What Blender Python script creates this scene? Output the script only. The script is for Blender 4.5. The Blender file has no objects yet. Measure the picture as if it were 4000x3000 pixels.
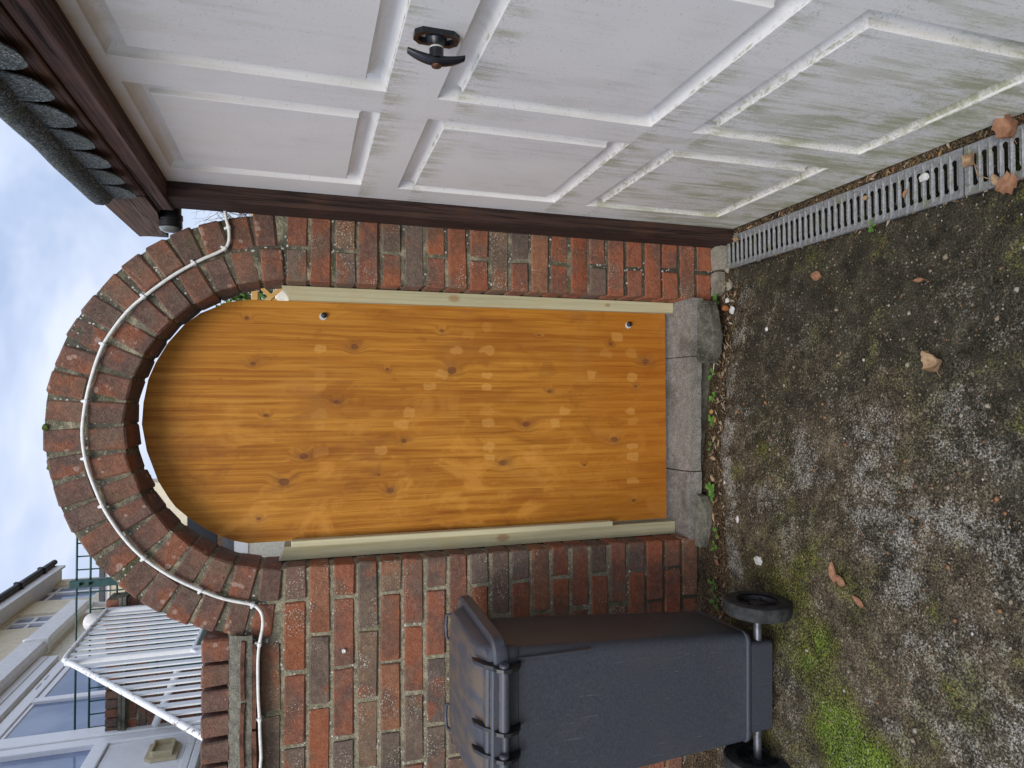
import bpy, bmesh, math, random
import numpy as np
from mathutils import Vector, Matrix, noise as mnoise
R = math.radians
scene = bpy.context.scene
COL = scene.collection

# ------------------------------------------------------------------ camera
CAMP = Vector((0.028, -2.2385, 1.442))
F = Vector((0.02376647, 0.95443132, -0.29748279))
RT = Vector((0.99971338, -0.0235476, 0.00431989))
UP = Vector((0.00288196, 0.29750019, 0.95471741))
cd = bpy.data.cameras.new('camera')
cd.sensor_fit = 'HORIZONTAL'; cd.sensor_width = 36.0; cd.lens = 36.0 * 2616.58 / 4000.0
cd.clip_start = 0.02; cd.clip_end = 500
cam = bpy.data.objects.new('camera', cd); COL.objects.link(cam)
m3 = Matrix((-UP, RT, -F)).transposed()          # the phone was held sideways: world up points to image left
cam.matrix_world = Matrix.Translation(CAMP) @ m3.to_4x4()
scene.camera = cam

# ------------------------------------------------------------------ world, sun, exposure
SUN_EL, SUN_AZ = R(44), R(199)                    # azimuth of the sun, clockwise from +Y
w = bpy.data.worlds.new('World'); scene.world = w; w.use_nodes = True
wt = w.node_tree; wt.nodes.clear()
def wn(t, **k):
    n = wt.nodes.new(t)
    for a, b in k.items(): setattr(n, a, b)
    return n
sky = wn('ShaderNodeTexSky', sky_type='NISHITA', sun_disc=False, sun_elevation=SUN_EL, sun_rotation=SUN_AZ, air_density=1.0, dust_density=1.0, ozone_density=1.5)
tc = wn('ShaderNodeTexCoord'); mp = wn('ShaderNodeMapping'); mp.inputs['Scale'].default_value = (1.0, 1.0, 2.0)
n1 = wn('ShaderNodeTexNoise'); n1.inputs['Scale'].default_value = 3.1; n1.inputs['Detail'].default_value = 4; n1.inputs['Roughness'].default_value = .56; n1.inputs['Distortion'].default_value = .35
rp = wn('ShaderNodeValToRGB'); rp.color_ramp.elements[0].position = .34; rp.color_ramp.elements[0].color = (.55, .55, .55, 1); rp.color_ramp.elements[1].position = .60; rp.color_ramp.elements[1].color = (1, 1, 1, 1)
rc = wn('ShaderNodeValToRGB'); rc.color_ramp.elements[0].position = .38; rc.color_ramp.elements[0].color = (4.5, 5.2, 6.9, 1); rc.color_ramp.elements[1].position = .70; rc.color_ramp.elements[1].color = (6.1, 6.6, 7.8, 1)
sx = wn('ShaderNodeSeparateXYZ'); el = wn('ShaderNodeMapRange'); el.inputs[1].default_value = .25; el.inputs[2].default_value = 1.; el.inputs[3].default_value = 1.; el.inputs[4].default_value = 1.9   # overcast: zenith brighter than horizon
mu = wn('ShaderNodeVectorMath', operation='SCALE')
mx = wn('ShaderNodeMix', data_type='RGBA'); bg = wn('ShaderNodeBackground'); wo = wn('ShaderNodeOutputWorld')
bg.inputs['Strength'].default_value = 0.09
L = wt.links.new
L(tc.outputs['Generated'], mp.inputs['Vector']); L(mp.outputs[0], n1.inputs['Vector']); L(tc.outputs['Generated'], sx.inputs[0]); L(sx.outputs[2], el.inputs[0])
L(n1.outputs[0], rp.inputs[0]); L(n1.outputs[0], rc.inputs[0]); L(rc.outputs[0], mu.inputs[0]); L(el.outputs[0], mu.inputs[3])
L(rp.outputs[0], mx.inputs[0]); L(sky.outputs[0], mx.inputs[6]); L(mu.outputs[0], mx.inputs[7])
L(mx.outputs[2], bg.inputs['Color']); L(bg.outputs[0], wo.inputs[0])
w.cycles.sampling_method = 'MANUAL'; w.cycles.sample_map_resolution = 256
sd = bpy.data.lights.new('sun', 'SUN'); sd.energy = 1.5; sd.angle = R(28); sd.color = (1, .96, .9)
so = bpy.data.objects.new('sun', sd); COL.objects.link(so)
sdir = Vector((math.sin(SUN_AZ) * math.cos(SUN_EL), math.cos(SUN_AZ) * math.cos(SUN_EL), math.sin(SUN_EL)))
so.rotation_euler = sdir.to_track_quat('Z', 'Y').to_euler(); so.location = (-3, -6, 8)
vs = scene.view_settings; vs.view_transform = 'Standard'; vs.look = 'None'; vs.gamma = 1.0; vs.exposure = 0.62; vs.use_curve_mapping = False
scene.render.resolution_x = 1024; scene.render.resolution_y = 768
scene.cycles.max_bounces = 5; scene.cycles.diffuse_bounces = 3

# ------------------------------------------------------------------ mesh helpers
class MB:
    def __init__(s): s.v = []; s.f = []
    def quadbox(s, a, b):
        (x0, y0, z0), (x1, y1, z1) = a, b; n = len(s.v)
        s.v += [(x0,y0,z0),(x1,y0,z0),(x1,y1,z0),(x0,y1,z0),(x0,y0,z1),(x1,y0,z1),(x1,y1,z1),(x0,y1,z1)]
        s.f += [tuple(n+i for i in q) for q in ((0,3,2,1),(4,5,6,7),(0,1,5,4),(1,2,6,5),(2,3,7,6),(3,0,4,7))]
        return s
    def cbox(s, a, b, c=.004, jit=0, rng=None):
        """box with chamfered edges: 24 vertices, 44 triangles"""
        n = len(s.v); lo = a; hi = b; idx = {}
        j = {}
        for sx in (0,1):
            for sy in (0,1):
                for sz in (0,1):
                    j[sx,sy,sz] = [rng.uniform(-jit, jit) if rng else 0 for _ in range(3)]
        for sx in (0,1):
            for sy in (0,1):
                for sz in (0,1):
                    P = [lo[0] if sx==0 else hi[0], lo[1] if sy==0 else hi[1], lo[2] if sz==0 else hi[2]]
                    S = [1 if t==0 else -1 for t in (sx,sy,sz)]
                    for ax in range(3):
                        q = [P[k] + j[sx,sy,sz][k] + (S[k]*c*(rng.uniform(.5,1.5) if rng else 1) if k != ax else 0) for k in range(3)]
                        idx[sx,sy,sz,ax] = len(s.v); s.v.append(tuple(q))
        I = idx
        def g(t): return [I[k] for k in t]
        for ax in range(3):
            o1, o2 = [k for k in range(3) if k != ax]
            for side in (0,1):
                cyc = [(0,0),(1,0),(1,1),(0,1)]
                ks = []
                for u, v in cyc:
                    k = [0,0,0]; k[ax] = side; k[o1] = u; k[o2] = v; ks.append((k[0],k[1],k[2],ax))
                flip = (side == 0) ^ (ax == 1)
                q = g(ks); s.f.append(tuple(q[::-1] if flip else q))
        for ax in range(3):                              # edges along ax
            o1, o2 = [k for k in range(3) if k != ax]
            for u in (0,1):
                for v in (0,1):
                    def K(e, a2):
                        k = [0,0,0]; k[ax] = e; k[o1] = u; k[o2] = v; return (k[0],k[1],k[2],a2)
                    s.f.append(tuple(g([K(0,o1),K(1,o1),K(1,o2),K(0,o2)])))
        for sx in (0,1):
            for sy in (0,1):
                for sz in (0,1):
                    s.f.append(tuple(g([(sx,sy,sz,0),(sx,sy,sz,1),(sx,sy,sz,2)])))
        return s
    def prism(s, pts, o, u, v, t):
        """outline pts (a,b) in plane o + a*u + b*v, pushed through by vector t"""
        o, u, v, t = map(Vector, (o, u, v, t)); n = len(s.v); k = len(pts)
        for d in (Vector((0,0,0)), t):
            for a, b in pts: s.v.append(tuple(o + u*a + v*b + d))
        s.f.append(tuple(range(n, n+k))[::-1]); s.f.append(tuple(range(n+k, n+2*k)))
        for i in range(k):
            j = (i+1) % k; s.f.append((n+i, n+j, n+k+j, n+k+i))
        return s
    def tube(s, path, r, seg=8, caps=True):
        path = [Vector(p) for p in path]; n = len(s.v); m = len(path)
        rr = r if isinstance(r, (list, tuple)) else [r]*m
        prev = None
        for i, p in enumerate(path):
            d = (path[min(i+1,m-1)] - path[max(i-1,0)]).normalized()
            a = prev if prev is not None else (Vector((0,0,1)) if abs(d.z) < .9 else Vector((1,0,0)))
            x = (a - d*a.dot(d)).normalized(); prev = x; y = d.cross(x)
            for k in range(seg):
                an = 2*math.pi*k/seg; s.v.append(tuple(p + (x*math.cos(an) + y*math.sin(an))*rr[i]))
        for i in range(m-1):
            for k in range(seg):
                k2 = (k+1) % seg
                s.f.append((n+i*seg+k, n+i*seg+k2, n+(i+1)*seg+k2, n+(i+1)*seg+k))
        if caps:
            s.f.append(tuple(range(n, n+seg))[::-1]); s.f.append(tuple(range(n+(m-1)*seg, n+m*seg)))
        return s
    def lathe(s, prof, o, ax, seg=24):
        """profile of (along, radius) turned about axis ax from o"""
        o = Vector(o); ax = Vector(ax).normalized()
        x = (Vector((0,0,1)) if abs(ax.z) < .9 else Vector((1,0,0))); x = (x - ax*x.dot(ax)).normalized(); y = ax.cross(x)
        n = len(s.v)
        for a, r in prof:
            for k in range(seg):
                t = 2*math.pi*k/seg; s.v.append(tuple(o + ax*a + (x*math.cos(t) + y*math.sin(t))*max(r, 1e-5)))
        for i in range(len(prof)-1):
            for k in range(seg):
                k2 = (k+1) % seg; s.f.append((n+i*seg+k, n+i*seg+k2, n+(i+1)*seg+k2, n+(i+1)*seg+k))
        return s
    def loft(s, rings, cap=True):
        n = len(s.v); k = len(rings[0])
        for r in rings: s.v += [tuple(p) for p in r]
        for i in range(len(rings)-1):
            for j in range(k):
                j2 = (j+1) % k; s.f.append((n+i*k+j, n+i*k+j2, n+(i+1)*k+j2, n+(i+1)*k+j))
        if cap:
            s.f.append(tuple(range(n, n+k))[::-1]); s.f.append(tuple(range(n+(len(rings)-1)*k, n+len(rings)*k)))
        return s
    def mesh(s, name, mat=None, smooth=False, fix=True):
        me = bpy.data.meshes.new(name); me.from_pydata(s.v, [], s.f)
        if fix:
            bm = bmesh.new(); bm.from_mesh(me); bmesh.ops.recalc_face_normals(bm, faces=bm.faces); bm.to_mesh(me); bm.free()
        if smooth is not False:
            for p in me.polygons: p.use_smooth = True
            if smooth is not True: me.set_sharp_from_angle(angle=R(smooth))
        if mat: me.materials.append(mat)
        return me
    def obj(s, name, mat, parent=None, smooth=False, loc=None):
        return link(name, s.mesh(name, mat, smooth), parent, loc)
def link(name, me, parent=None, loc=None, rot=None):
    o = bpy.data.objects.new(name, me); COL.objects.link(o)
    if parent: o.parent = parent
    if loc is not None: o.location = loc
    if rot is not None: o.rotation_euler = rot
    return o
def tag(o, label, cat, group=None, kind=None):
    o['label'] = label; o['category'] = cat
    if group: o['group'] = group
    if kind: o['kind'] = kind
    return o
def empty(name, label, cat, loc=(0,0,0), group=None, rz=0):
    o = bpy.data.objects.new(name, None); COL.objects.link(o); o.location = loc; o.rotation_euler = (0,0,rz); o.empty_display_size = .05
    return tag(o, label, cat, group)
def lerp(a, b, t): return a + (b-a)*t
def interp(x, pts):
    return float(np.interp(x, [p[0] for p in pts], [p[1] for p in pts]))

# ------------------------------------------------------------------ material helpers
class S:
    def __init__(s, name):
        s.m = bpy.data.materials.new(name); s.m.use_nodes = True; s.t = s.m.node_tree; s.t.nodes.clear()
        s.o = s.t.nodes.new('ShaderNodeOutputMaterial'); s.b = s.t.nodes.new('ShaderNodeBsdfPrincipled')
        s.t.links.new(s.b.outputs[0], s.o.inputs[0]); s._tc = None
    def n(s, t, **k):
        q = s.t.nodes.new(t)
        for a, b in k.items(): setattr(q, a, b)
        return q
    def put(s, sock, v):
        if hasattr(v, 'is_linked') or hasattr(v, 'links'): s.t.links.new(v, sock)
        elif isinstance(v, (tuple, list)) and sock.type == 'RGBA': sock.default_value = tuple(v) + ((1,) if len(v) == 3 else ())
        elif isinstance(v, (int, float)) and sock.type == 'RGBA': sock.default_value = (v, v, v, 1)
        elif isinstance(v, (int, float)) and sock.type == 'VECTOR': sock.default_value = (v, v, v)
        else: sock.default_value = v
    def co(s, k='Object'):
        if not s._tc: s._tc = s.n('ShaderNodeTexCoord')
        return s._tc.outputs[k]
    def rnd(s): return s.n('ShaderNodeObjectInfo').outputs['Random']
    def vm(s, op, a, b=None):
        q = s.n('ShaderNodeVectorMath', operation=op); s.put(q.inputs[0], a)
        if b is not None: s.put(q.inputs[3 if op == 'SCALE' else 1], b)
        return q.outputs['Value' if op in ('LENGTH', 'DISTANCE', 'DOT_PRODUCT') else 'Vector']
    def M(s, op, a, b=0., c=None, clamp=False):
        q = s.n('ShaderNodeMath', operation=op); q.use_clamp = clamp; s.put(q.inputs[0], a); s.put(q.inputs[1], b)
        if c is not None: s.put(q.inputs[2], c)
        return q.outputs[0]
    def ss(s, x, lo, hi):
        q = s.n('ShaderNodeMapRange', interpolation_type='SMOOTHSTEP'); s.put(q.inputs[0], x); q.inputs[1].default_value = lo; q.inputs[2].default_value = hi
        return q.outputs[0]
    def noise(s, v, sc, d=4, r=.55, dist=0.):
        q = s.n('ShaderNodeTexNoise'); s.put(q.inputs['Vector'], v); q.inputs['Scale'].default_value = sc; q.inputs['Detail'].default_value = d; q.inputs['Roughness'].default_value = r; q.inputs['Distortion'].default_value = dist
        return q.outputs[0]
    def vor(s, v, sc, feat='F1', out='Distance', rnd=1.):
        q = s.n('ShaderNodeTexVoronoi', feature=feat); s.put(q.inputs['Vector'], v); q.inputs['Scale'].default_value = sc; q.inputs['Randomness'].default_value = rnd
        return q.outputs[out]
    def scale(s, v, xyz): return s.vm('MULTIPLY', v, xyz)
    def ramp(s, f, st, mode='LINEAR'):
        q = s.n('ShaderNodeValToRGB'); cr = q.color_ramp; cr.interpolation = mode
        while len(cr.elements) < len(st): cr.elements.new(.5)
        for e, (p, c) in zip(cr.elements, st):
            e.position = p; e.color = (tuple(c) + (1,)) if isinstance(c, (tuple, list)) else (c, c, c, 1)
        s.put(q.inputs[0], f); return q.outputs[0]
    def mix(s, f, a, b, mode='MIX'):
        q = s.n('ShaderNodeMix', data_type='RGBA', blend_type=mode); s.put(q.inputs[0], f); s.put(q.inputs[6], a); s.put(q.inputs[7], b); return q.outputs[2]
    def sep(s, v):
        q = s.n('ShaderNodeSeparateXYZ'); s.put(q.inputs[0], v); return q.outputs
    def comb(s, x, y, z):
        q = s.n('ShaderNodeCombineXYZ'); s.put(q.inputs[0], x); s.put(q.inputs[1], y); s.put(q.inputs[2], z); return q.outputs[0]
    def attr(s, name, out='Color'):
        q = s.n('ShaderNodeAttribute'); q.attribute_name = name; return q.outputs[out]
    def fin(s, col, rough=.8, h=None, strength=.5, dist=.002, spec=.4, metal=0., coat=0.):
        s.put(s.b.inputs['Base Color'], col); s.put(s.b.inputs['Roughness'], rough); s.b.inputs['Specular IOR Level'].default_value = spec; s.put(s.b.inputs['Metallic'], metal)
        if coat: s.b.inputs['Coat Weight'].default_value = coat; s.b.inputs['Coat Roughness'].default_value = .25
        if h is not None:
            q = s.n('ShaderNodeBump'); q.inputs['Strength'].default_value = strength; q.inputs['Distance'].default_value = dist; s.put(q.inputs['Height'], h)
            s.t.links.new(q.outputs[0], s.b.inputs['Normal'])
        return s.m
MAT = {}

def mat_brick(name, pal, speck, lichen, edge_dark=.5):
    s = S(name); r = s.rnd(); v = s.vm('ADD', s.co(), s.vm('SCALE', (37.1, 11.3, 23.7), s.M('MULTIPLY', r, 40.)))
    base = s.ramp(r, [(a_, tuple(x*1.15 for x in b_)) for a_, b_ in pal], 'CONSTANT')
    wn_ = s.n('ShaderNodeTexNoise'); wn_.inputs['Scale'].default_value = 10.; wn_.inputs['Detail'].default_value = 3; s.put(wn_.inputs['Vector'], v)
    wc = s.n('ShaderNodeSeparateColor'); s.put(wc.inputs[0], wn_.outputs['Color']); big, b2, b3 = wc.outputs
    med = s.noise(v, 62, 2, .65); fine = s.noise(v, 300, 1, .7)
    c = s.mix(s.ss(big, .45, .62), base, s.mix(.55, base, (.085, .066, .056)))          # fire-flashed, darker body
    c = s.mix(s.M('MULTIPLY', s.ss(b2, .53, .66), .65), c, (.33, .10, .042))             # orange-red
    c = s.mix(s.M('MULTIPLY', s.ss(b2, .47, .36), .5), c, (.17, .125, .088))              # buff
    c = s.mix(s.ss(med, .40, .66), s.mix(.20, c, (.03, .022, .018)), s.mix(.16, c, (.27, .18, .12)))
    c = s.mix(s.ss(fine, .36, .66), s.mix(.30, c, (.018, .014, .011)), s.mix(.06, c, (.4, .3, .22)))
    pit = s.ss(s.vor(v, 105), .17, .10); pitm = s.M('MULTIPLY', pit, s.ss(b3, .5, .62))
    c = s.mix(s.M('MULTIPLY', pitm, .85), c, (.03, .022, .018))
    vd = s.vm('ADD', v, s.vm('SCALE', s.comb(med, fine, big), .012))
    sp = s.vor(vd, 125); sz = s.M('MULTIPLY', s.ss(s.M('ADD', b3, s.M('MULTIPLY', r, .1)), .40, .72), speck)
    c = s.mix(s.M('MULTIPLY', s.ss(s.M('SUBTRACT', sz, sp), .0, .07), .85), c, (.50, .46, .40))   # pale lichen specks
    sp2 = s.vor(s.vm('ADD', vd, (3.1, .7, 2.2)), 34); c = s.mix(s.M('MULTIPLY', s.ss(s.M('SUBTRACT', s.M('MULTIPLY', s.ss(b2, .45, .65), lichen), sp2), 0, .1), .75), c, (.36, .25, .20))
    c = s.mix(s.M('MULTIPLY', s.ss(b3, .60, .75), .35), c, (.09, .09, .04))               # faint algae
    h = s.M('ADD', s.M('MULTIPLY', med, .8), s.M('SUBTRACT', s.M('MULTIPLY', fine, .5), s.M('MULTIPLY', pitm, 1.2)))
    return s.fin(c, .9, h, 1., .0035, .25)
MAT['brick'] = mat_brick('brick_red_mixed', [(0, (.245, .088, .052)), (.12, (.28, .088, .042)), (.22, (.165, .115, .085)), (.34, (.31, .095, .04)), (.45, (.18, .105, .075)), (.55, (.145, .105, .085)), (.66, (.29, .12, .06)), (.76, (.17, .12, .085)), (.88, (.22, .135, .08)), (1, (.26, .09, .055))], .32, .10)
MAT['brick_low'] = mat_brick('brick_red_clean', [(0, (.31, .085, .037)), (.25, (.26, .085, .045)), (.45, (.33, .10, .043)), (.62, (.165, .095, .072)), (.75, (.29, .082, .038)), (.9, (.155, .09, .07)), (1, (.27, .095, .05))], .22, .05)
MAT['brick_arch'] = mat_brick('brick_arch_brown', [(0, (.20, .09, .06)), (.3, (.245, .103, .06)), (.5, (.155, .083, .064)), (.7, (.235, .112, .07)), (.85, (.18, .085, .06)), (1, (.265, .105, .058))], .12, .34)
MAT['brick_far'] = mat_brick('brick_far_red', [(0, (.24, .085, .05)), (.4, (.29, .095, .05)), (.7, (.14, .095, .075)), (1, (.27, .10, .055))], .25, .1)

def mat_mortar():
    s = S('mortar_beige'); v = s.co(); a = s.noise(v, 9, 3, .6); b = s.noise(v, 60, 2, .65); f = s.noise(v, 300, 1, .7); q = s.sep(v); z = q[2]; x = q[0]
    c = s.ramp(b, [(.3, (.25, .22, .145)), (.5, (.40, .355, .235)), (.7, (.50, .45, .31))])
    old = s.M('MAXIMUM', s.M('MULTIPLY', s.ss(x, -.50, -.35), .9), s.M('MULTIPLY', s.ss(z, 1.48, 1.56), .8))     # weathered joints round the arch and right pier
    c = s.mix(s.M('MULTIPLY', s.ss(a, .30, .58), s.M('ADD', .28, s.M('MULTIPLY', old, .7))), c, (.085, .08, .06))
    c = s.mix(s.M('MULTIPLY', s.ss(s.noise(v, 5, 3, .6), .56, .68), .55), c, (.08, .09, .022))
    c = s.mix(s.ss(s.M('ADD', z, s.M('MULTIPLY', a, .3)), .72, .25), c, s.mix(.8, c, (.04, .036, .022)))                            # damp, mossy low joints
    c = s.mix(s.ss(f, .38, .62), s.mix(.45, c, (.04, .036, .026)), c)
    c = s.mix(s.M('MULTIPLY', s.ss(s.vor(s.vm('ADD', v, s.vm('SCALE', s.comb(b, f, a), .01)), 70), .30, .22), s.ss(a, .46, .60)), c, (.58, .56, .50))
    return s.fin(c, .95, s.M('ADD', b, s.M('MULTIPLY', f, .5)), 1., .006, .2)
MAT['mortar'] = mat_mortar()

def mat_gate(xa, xb):
    knots = [(.212,1.273,.012),(.135,.932,.016),(-.159,1.44,.013),(-.242,1.502,.016),(.023,1.332,.010),(.277,.969,.008),(.242,.306,.008),(.177,.156,.014),(-.114,1.104,.010),(-.126,.295,.013),(-.364,.211,.008),(-.062,.653,.013),(-.286,1.152,.011),(-.202,.743,.014),(-.228,1.191,.006),(.136,1.163,.006),(.30,1.62,.007),(.15,1.6,.008),(-.02,1.56,.007),(-.36,1.58,.007),(.06,.56,.008),(-.22,.42,.006),(.27,.60,.006),(.08,.20,.007)]
    spots = [(.204,1.391),(.114,1.388),(.073,1.388),(-.016,1.387),(-.06,1.385),(-.146,1.384),(.205,.915),(.121,.969),(.077,1.016),(-.016,1.087),(-.056,1.114),(-.146,1.186),(.292,.8),(.262,.87),(.21,.8),(.12,.801),(.075,.801),(-.01,.801),(-.055,.798),(-.144,.798),(-.182,.795),(.271,.279),(.207,.326),(.123,.388),(-.015,.496),(-.06,.537),(-.152,.611),(-.187,.642),(.209,.217),(.113,.217),(-.017,.222),(-.056,.215),(-.155,.216),(-.194,.216),(-.287,.217)]
    knots = [k for k in knots if xa-.06 < k[0] < xb+.06]; spots = [q for q in spots if xa-.03 < q[0] < xb+.03]
    s = S('pine_orange_stain'); p = s.co(); r = s.rnd(); pz = s.scale(p, (1, 0, 1))
    wob = s.n('ShaderNodeTexNoise'); wob.inputs['Scale'].default_value = 3.; wob.inputs['Detail'].default_value = 2; s.put(wob.inputs['Vector'], pz)
    kmask = None; kring = None; push = None
    wk = s.n('ShaderNodeTexNoise'); wk.inputs['Scale'].default_value = 45.; s.put(wk.inputs['Vector'], pz)
    pk = s.vm('ADD', pz, s.vm('SCALE', s.vm('SUBTRACT', wk.outputs['Color'], (.5, .5, .5)), .008))
    for i, (x, z, rr) in enumerate(knots):
        dv = s.scale(s.vm('SUBTRACT', pk, (x, 0, z)), (1/rr, 0, .72/rr)); d = s.vm('LENGTH', dv)
        km = s.ss(d, .95, .62); halo = s.ss(d, 3.2, .6)
        kmask = km if kmask is None else s.M('MAXIMUM', kmask, km); kring = halo if kring is None else s.M('MAXIMUM', kring, halo)
    smask = None
    ws = s.n('ShaderNodeTexNoise'); ws.inputs['Scale'].default_value = 28.; s.put(ws.inputs['Vector'], pz)
    psp = s.vm('ADD', pz, s.vm('SCALE', s.vm('SUBTRACT', ws.outputs['Color'], (.5, .5, .5)), .036))
    rg = random.Random(4)
    for i, (x, z) in enumerate(spots):
        dv = s.vm('ABSOLUTE', s.scale(s.vm('SUBTRACT', psp, (x, 0, z)), (1/rg.uniform(.013,.018), 0, 1/rg.uniform(.018,.026)))); q = s.sep(dv)
        d = s.M('POWER', s.M('ADD', s.M('POWER', q[0], 3.), s.M('POWER', q[2], 3.)), .333)
        m = s.M('MULTIPLY', s.ss(d, 1.12, .86), rg.choice([.35, .55, .75, .95, .4])); smask = m if smask is None else s.M('MAXIMUM', smask, m)
    off = s.vm('SCALE', (13.7, 0, 5.1), s.M('MULTIPLY', r, 9.))
    gp = s.vm('ADD', s.vm('ADD', pz, off), s.vm('SCALE', wob.outputs['Color'], .012))
    gx = s.sep(gp)
    bend = s.M('MULTIPLY', kring, .02)
    gv = s.comb(s.M('ADD', gx[0], bend), 0., gx[2])
    g1 = s.noise(s.scale(gv, (60, 0, 1.6)), 1., 5, .62, .6)
    g2 = s.noise(s.scale(gv, (330, 0, 5.)), 1., 3, .6, .2)
    g3 = s.noise(s.scale(gv, (11, 0, 1.7)), 1., 3, .55, .4)
    g4 = s.noise(s.scale(gv, (9, 0, 5.5)), 1., 5, .65, .8)
    c = s.ramp(g1, [(.28, (.24, .073, .007)), (.42, (.35, .126, .012)), (.55, (.455, .187, .021)), (.68, (.52, .23, .032)), (.80, (.36, .125, .012))])
    c = s.mix(s.M('MULTIPLY', s.ss(g2, .50, .68), .42), c, (.22, .062, .005))
    c = s.mix(s.M('MULTIPLY', s.ss(g3, .5, .68), .5), c, (.23, .066, .008))
    c = s.mix(s.M('MULTIPLY', s.M('MULTIPLY', s.ss(g4, .50, .66), s.ss(s.sep(p)[0], .30, -.30)), .55), c, (.60, .27, .045))  # painted sheen: lighter gold streaks towards the left, standing in for reflection
    c = s.mix(s.M('MULTIPLY', s.ss(g4, .44, .34), .38), c, (.2, .06, .01))
    z = s.sep(p)[2]
    c = s.mix(s.M('MULTIPLY', s.ss(s.M('ADD', z, s.M('MULTIPLY', g3, .5)), .95, .25), .5), c, (.31, .085, .005))   # redder stain low down
    c = s.mix(s.M('MULTIPLY', kring, s.M('MULTIPLY', s.ss(s.noise(pz, 30, 3), .35, .6), .42)), c, (.17, .07, .022))
    c = s.mix(s.M('MULTIPLY', smask, .52), c, s.mix(s.ss(g2, .45, .7), (.64, .33, .085), (.54, .25, .05)))
    c = s.mix(s.M('MULTIPLY', kmask, .85), c, s.mix(s.ss(s.noise(pz, 160, 3), .4, .6), (.11, .036, .012), (.2, .075, .025)))
    hz = s.M('MULTIPLY', s.ss(s.noise(pz, 6, 4, .6), .5, .7), .16)
    c = s.mix(hz, c, (.42, .22, .07))
    return s.fin(c, s.M('ADD', .46, s.M('MULTIPLY', g2, .25)), s.M('ADD', g1, g2), .28, .0012, .22)

def mat_wood(name, cols, sc=1., rough=.8, bump=.6, axis=2, knot=None, crack=0):
    """grain along local axis"""
    s = S(name); v = s.vm('ADD', s.co(), s.vm('SCALE', (3.1, 7.7, 5.3), s.M('MULTIPLY', s.rnd(), 7.)))
    k = [95*sc]*3; k[axis] = 2.2*sc; k2 = [340*sc]*3; k2[axis] = 6*sc
    g = s.noise(s.scale(v, tuple(k)), 1., 5, .62, .5); f = s.noise(s.scale(v, tuple(k2)), 1., 3, .6)
    c = s.ramp(g, [(.3, cols[0]), (.5, cols[1]), (.7, cols[2])]); c = s.mix(s.M('MULTIPLY', s.ss(f, .55, .75), .6), c, cols[3])
    c = s.mix(s.M('MULTIPLY', s.ss(s.noise(v, 7, 4, .6), .52, .7), .5), c, cols[4])
    if crack:
        k3 = [42*sc]*3; k3[axis] = .9*sc; cr = s.M('ABSOLUTE', s.M('SUBTRACT', s.noise(s.scale(v, tuple(k3)), 1., 4, .6, .3), .5)); c = s.mix(s.M('MULTIPLY', s.ss(cr, .022, .006), crack), c, (.006, .004, .003)); g = s.M('SUBTRACT', g, s.M('MULTIPLY', s.ss(cr, .03, .0), 1.))
    if knot:
        for (x, y, z, rr) in knot:
            d = s.vm('LENGTH', s.scale(s.vm('SUBTRACT', s.co(), (x, y, z)), (1/rr, 1/rr, .6/rr)))
            c = s.mix(s.M('MULTIPLY', s.ss(d, 1.2, .5), .7), c, (.30, .17, .07))
    return s.fin(c, rough, s.M('ADD', g, s.M('MULTIPLY', f, .6)), bump, .0025, .3)
MAT['post'] = mat_wood('treated_green_timber', [(.37, .335, .195), (.47, .425, .26), (.53, .475, .30), (.31, .28, .155), (.46, .38, .20)], 1., .8, .4, 2, [(.39, .095, .93, .014), (.39, .095, .33, .008), (-.47, .095, .75, .016)])
MAT['batten'] = mat_wood('pale_timber', [(.50, .45, .27), (.57, .52, .33), (.62, .56, .36), (.43, .38, .22), (.54, .46, .27)], 1., .8, .35, 2)
MAT['darkwood'] = mat_wood('dark_brown_stain', [(.022, .011, .0075), (.042, .021, .015), (.062, .033, .024), (.013, .007, .005), (.075, .032, .018)], 1., .75, .8, 2, None, .6)
MAT['darkwood_y'] = mat_wood('dark_brown_beam', [(.045, .022, .018), (.10, .054, .043), (.155, .095, .08), (.010, .006, .005), (.13, .06, .033)], 1., .75, 1., 1, None, .85)
MAT['greywood'] = mat_wood('weathered_fascia', [(.085, .05, .037), (.145, .092, .068), (.20, .14, .11), (.03, .018, .013), (.17, .09, .05)], .8, .85, .8, 1, None, .6)
MAT['trellis'] = mat_wood('orange_trellis', [(.45, .25, .07), (.55, .32, .10), (.6, .37, .13), (.38, .2, .05), (.5, .28, .08)], 1., .8, .3, 2)

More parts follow.
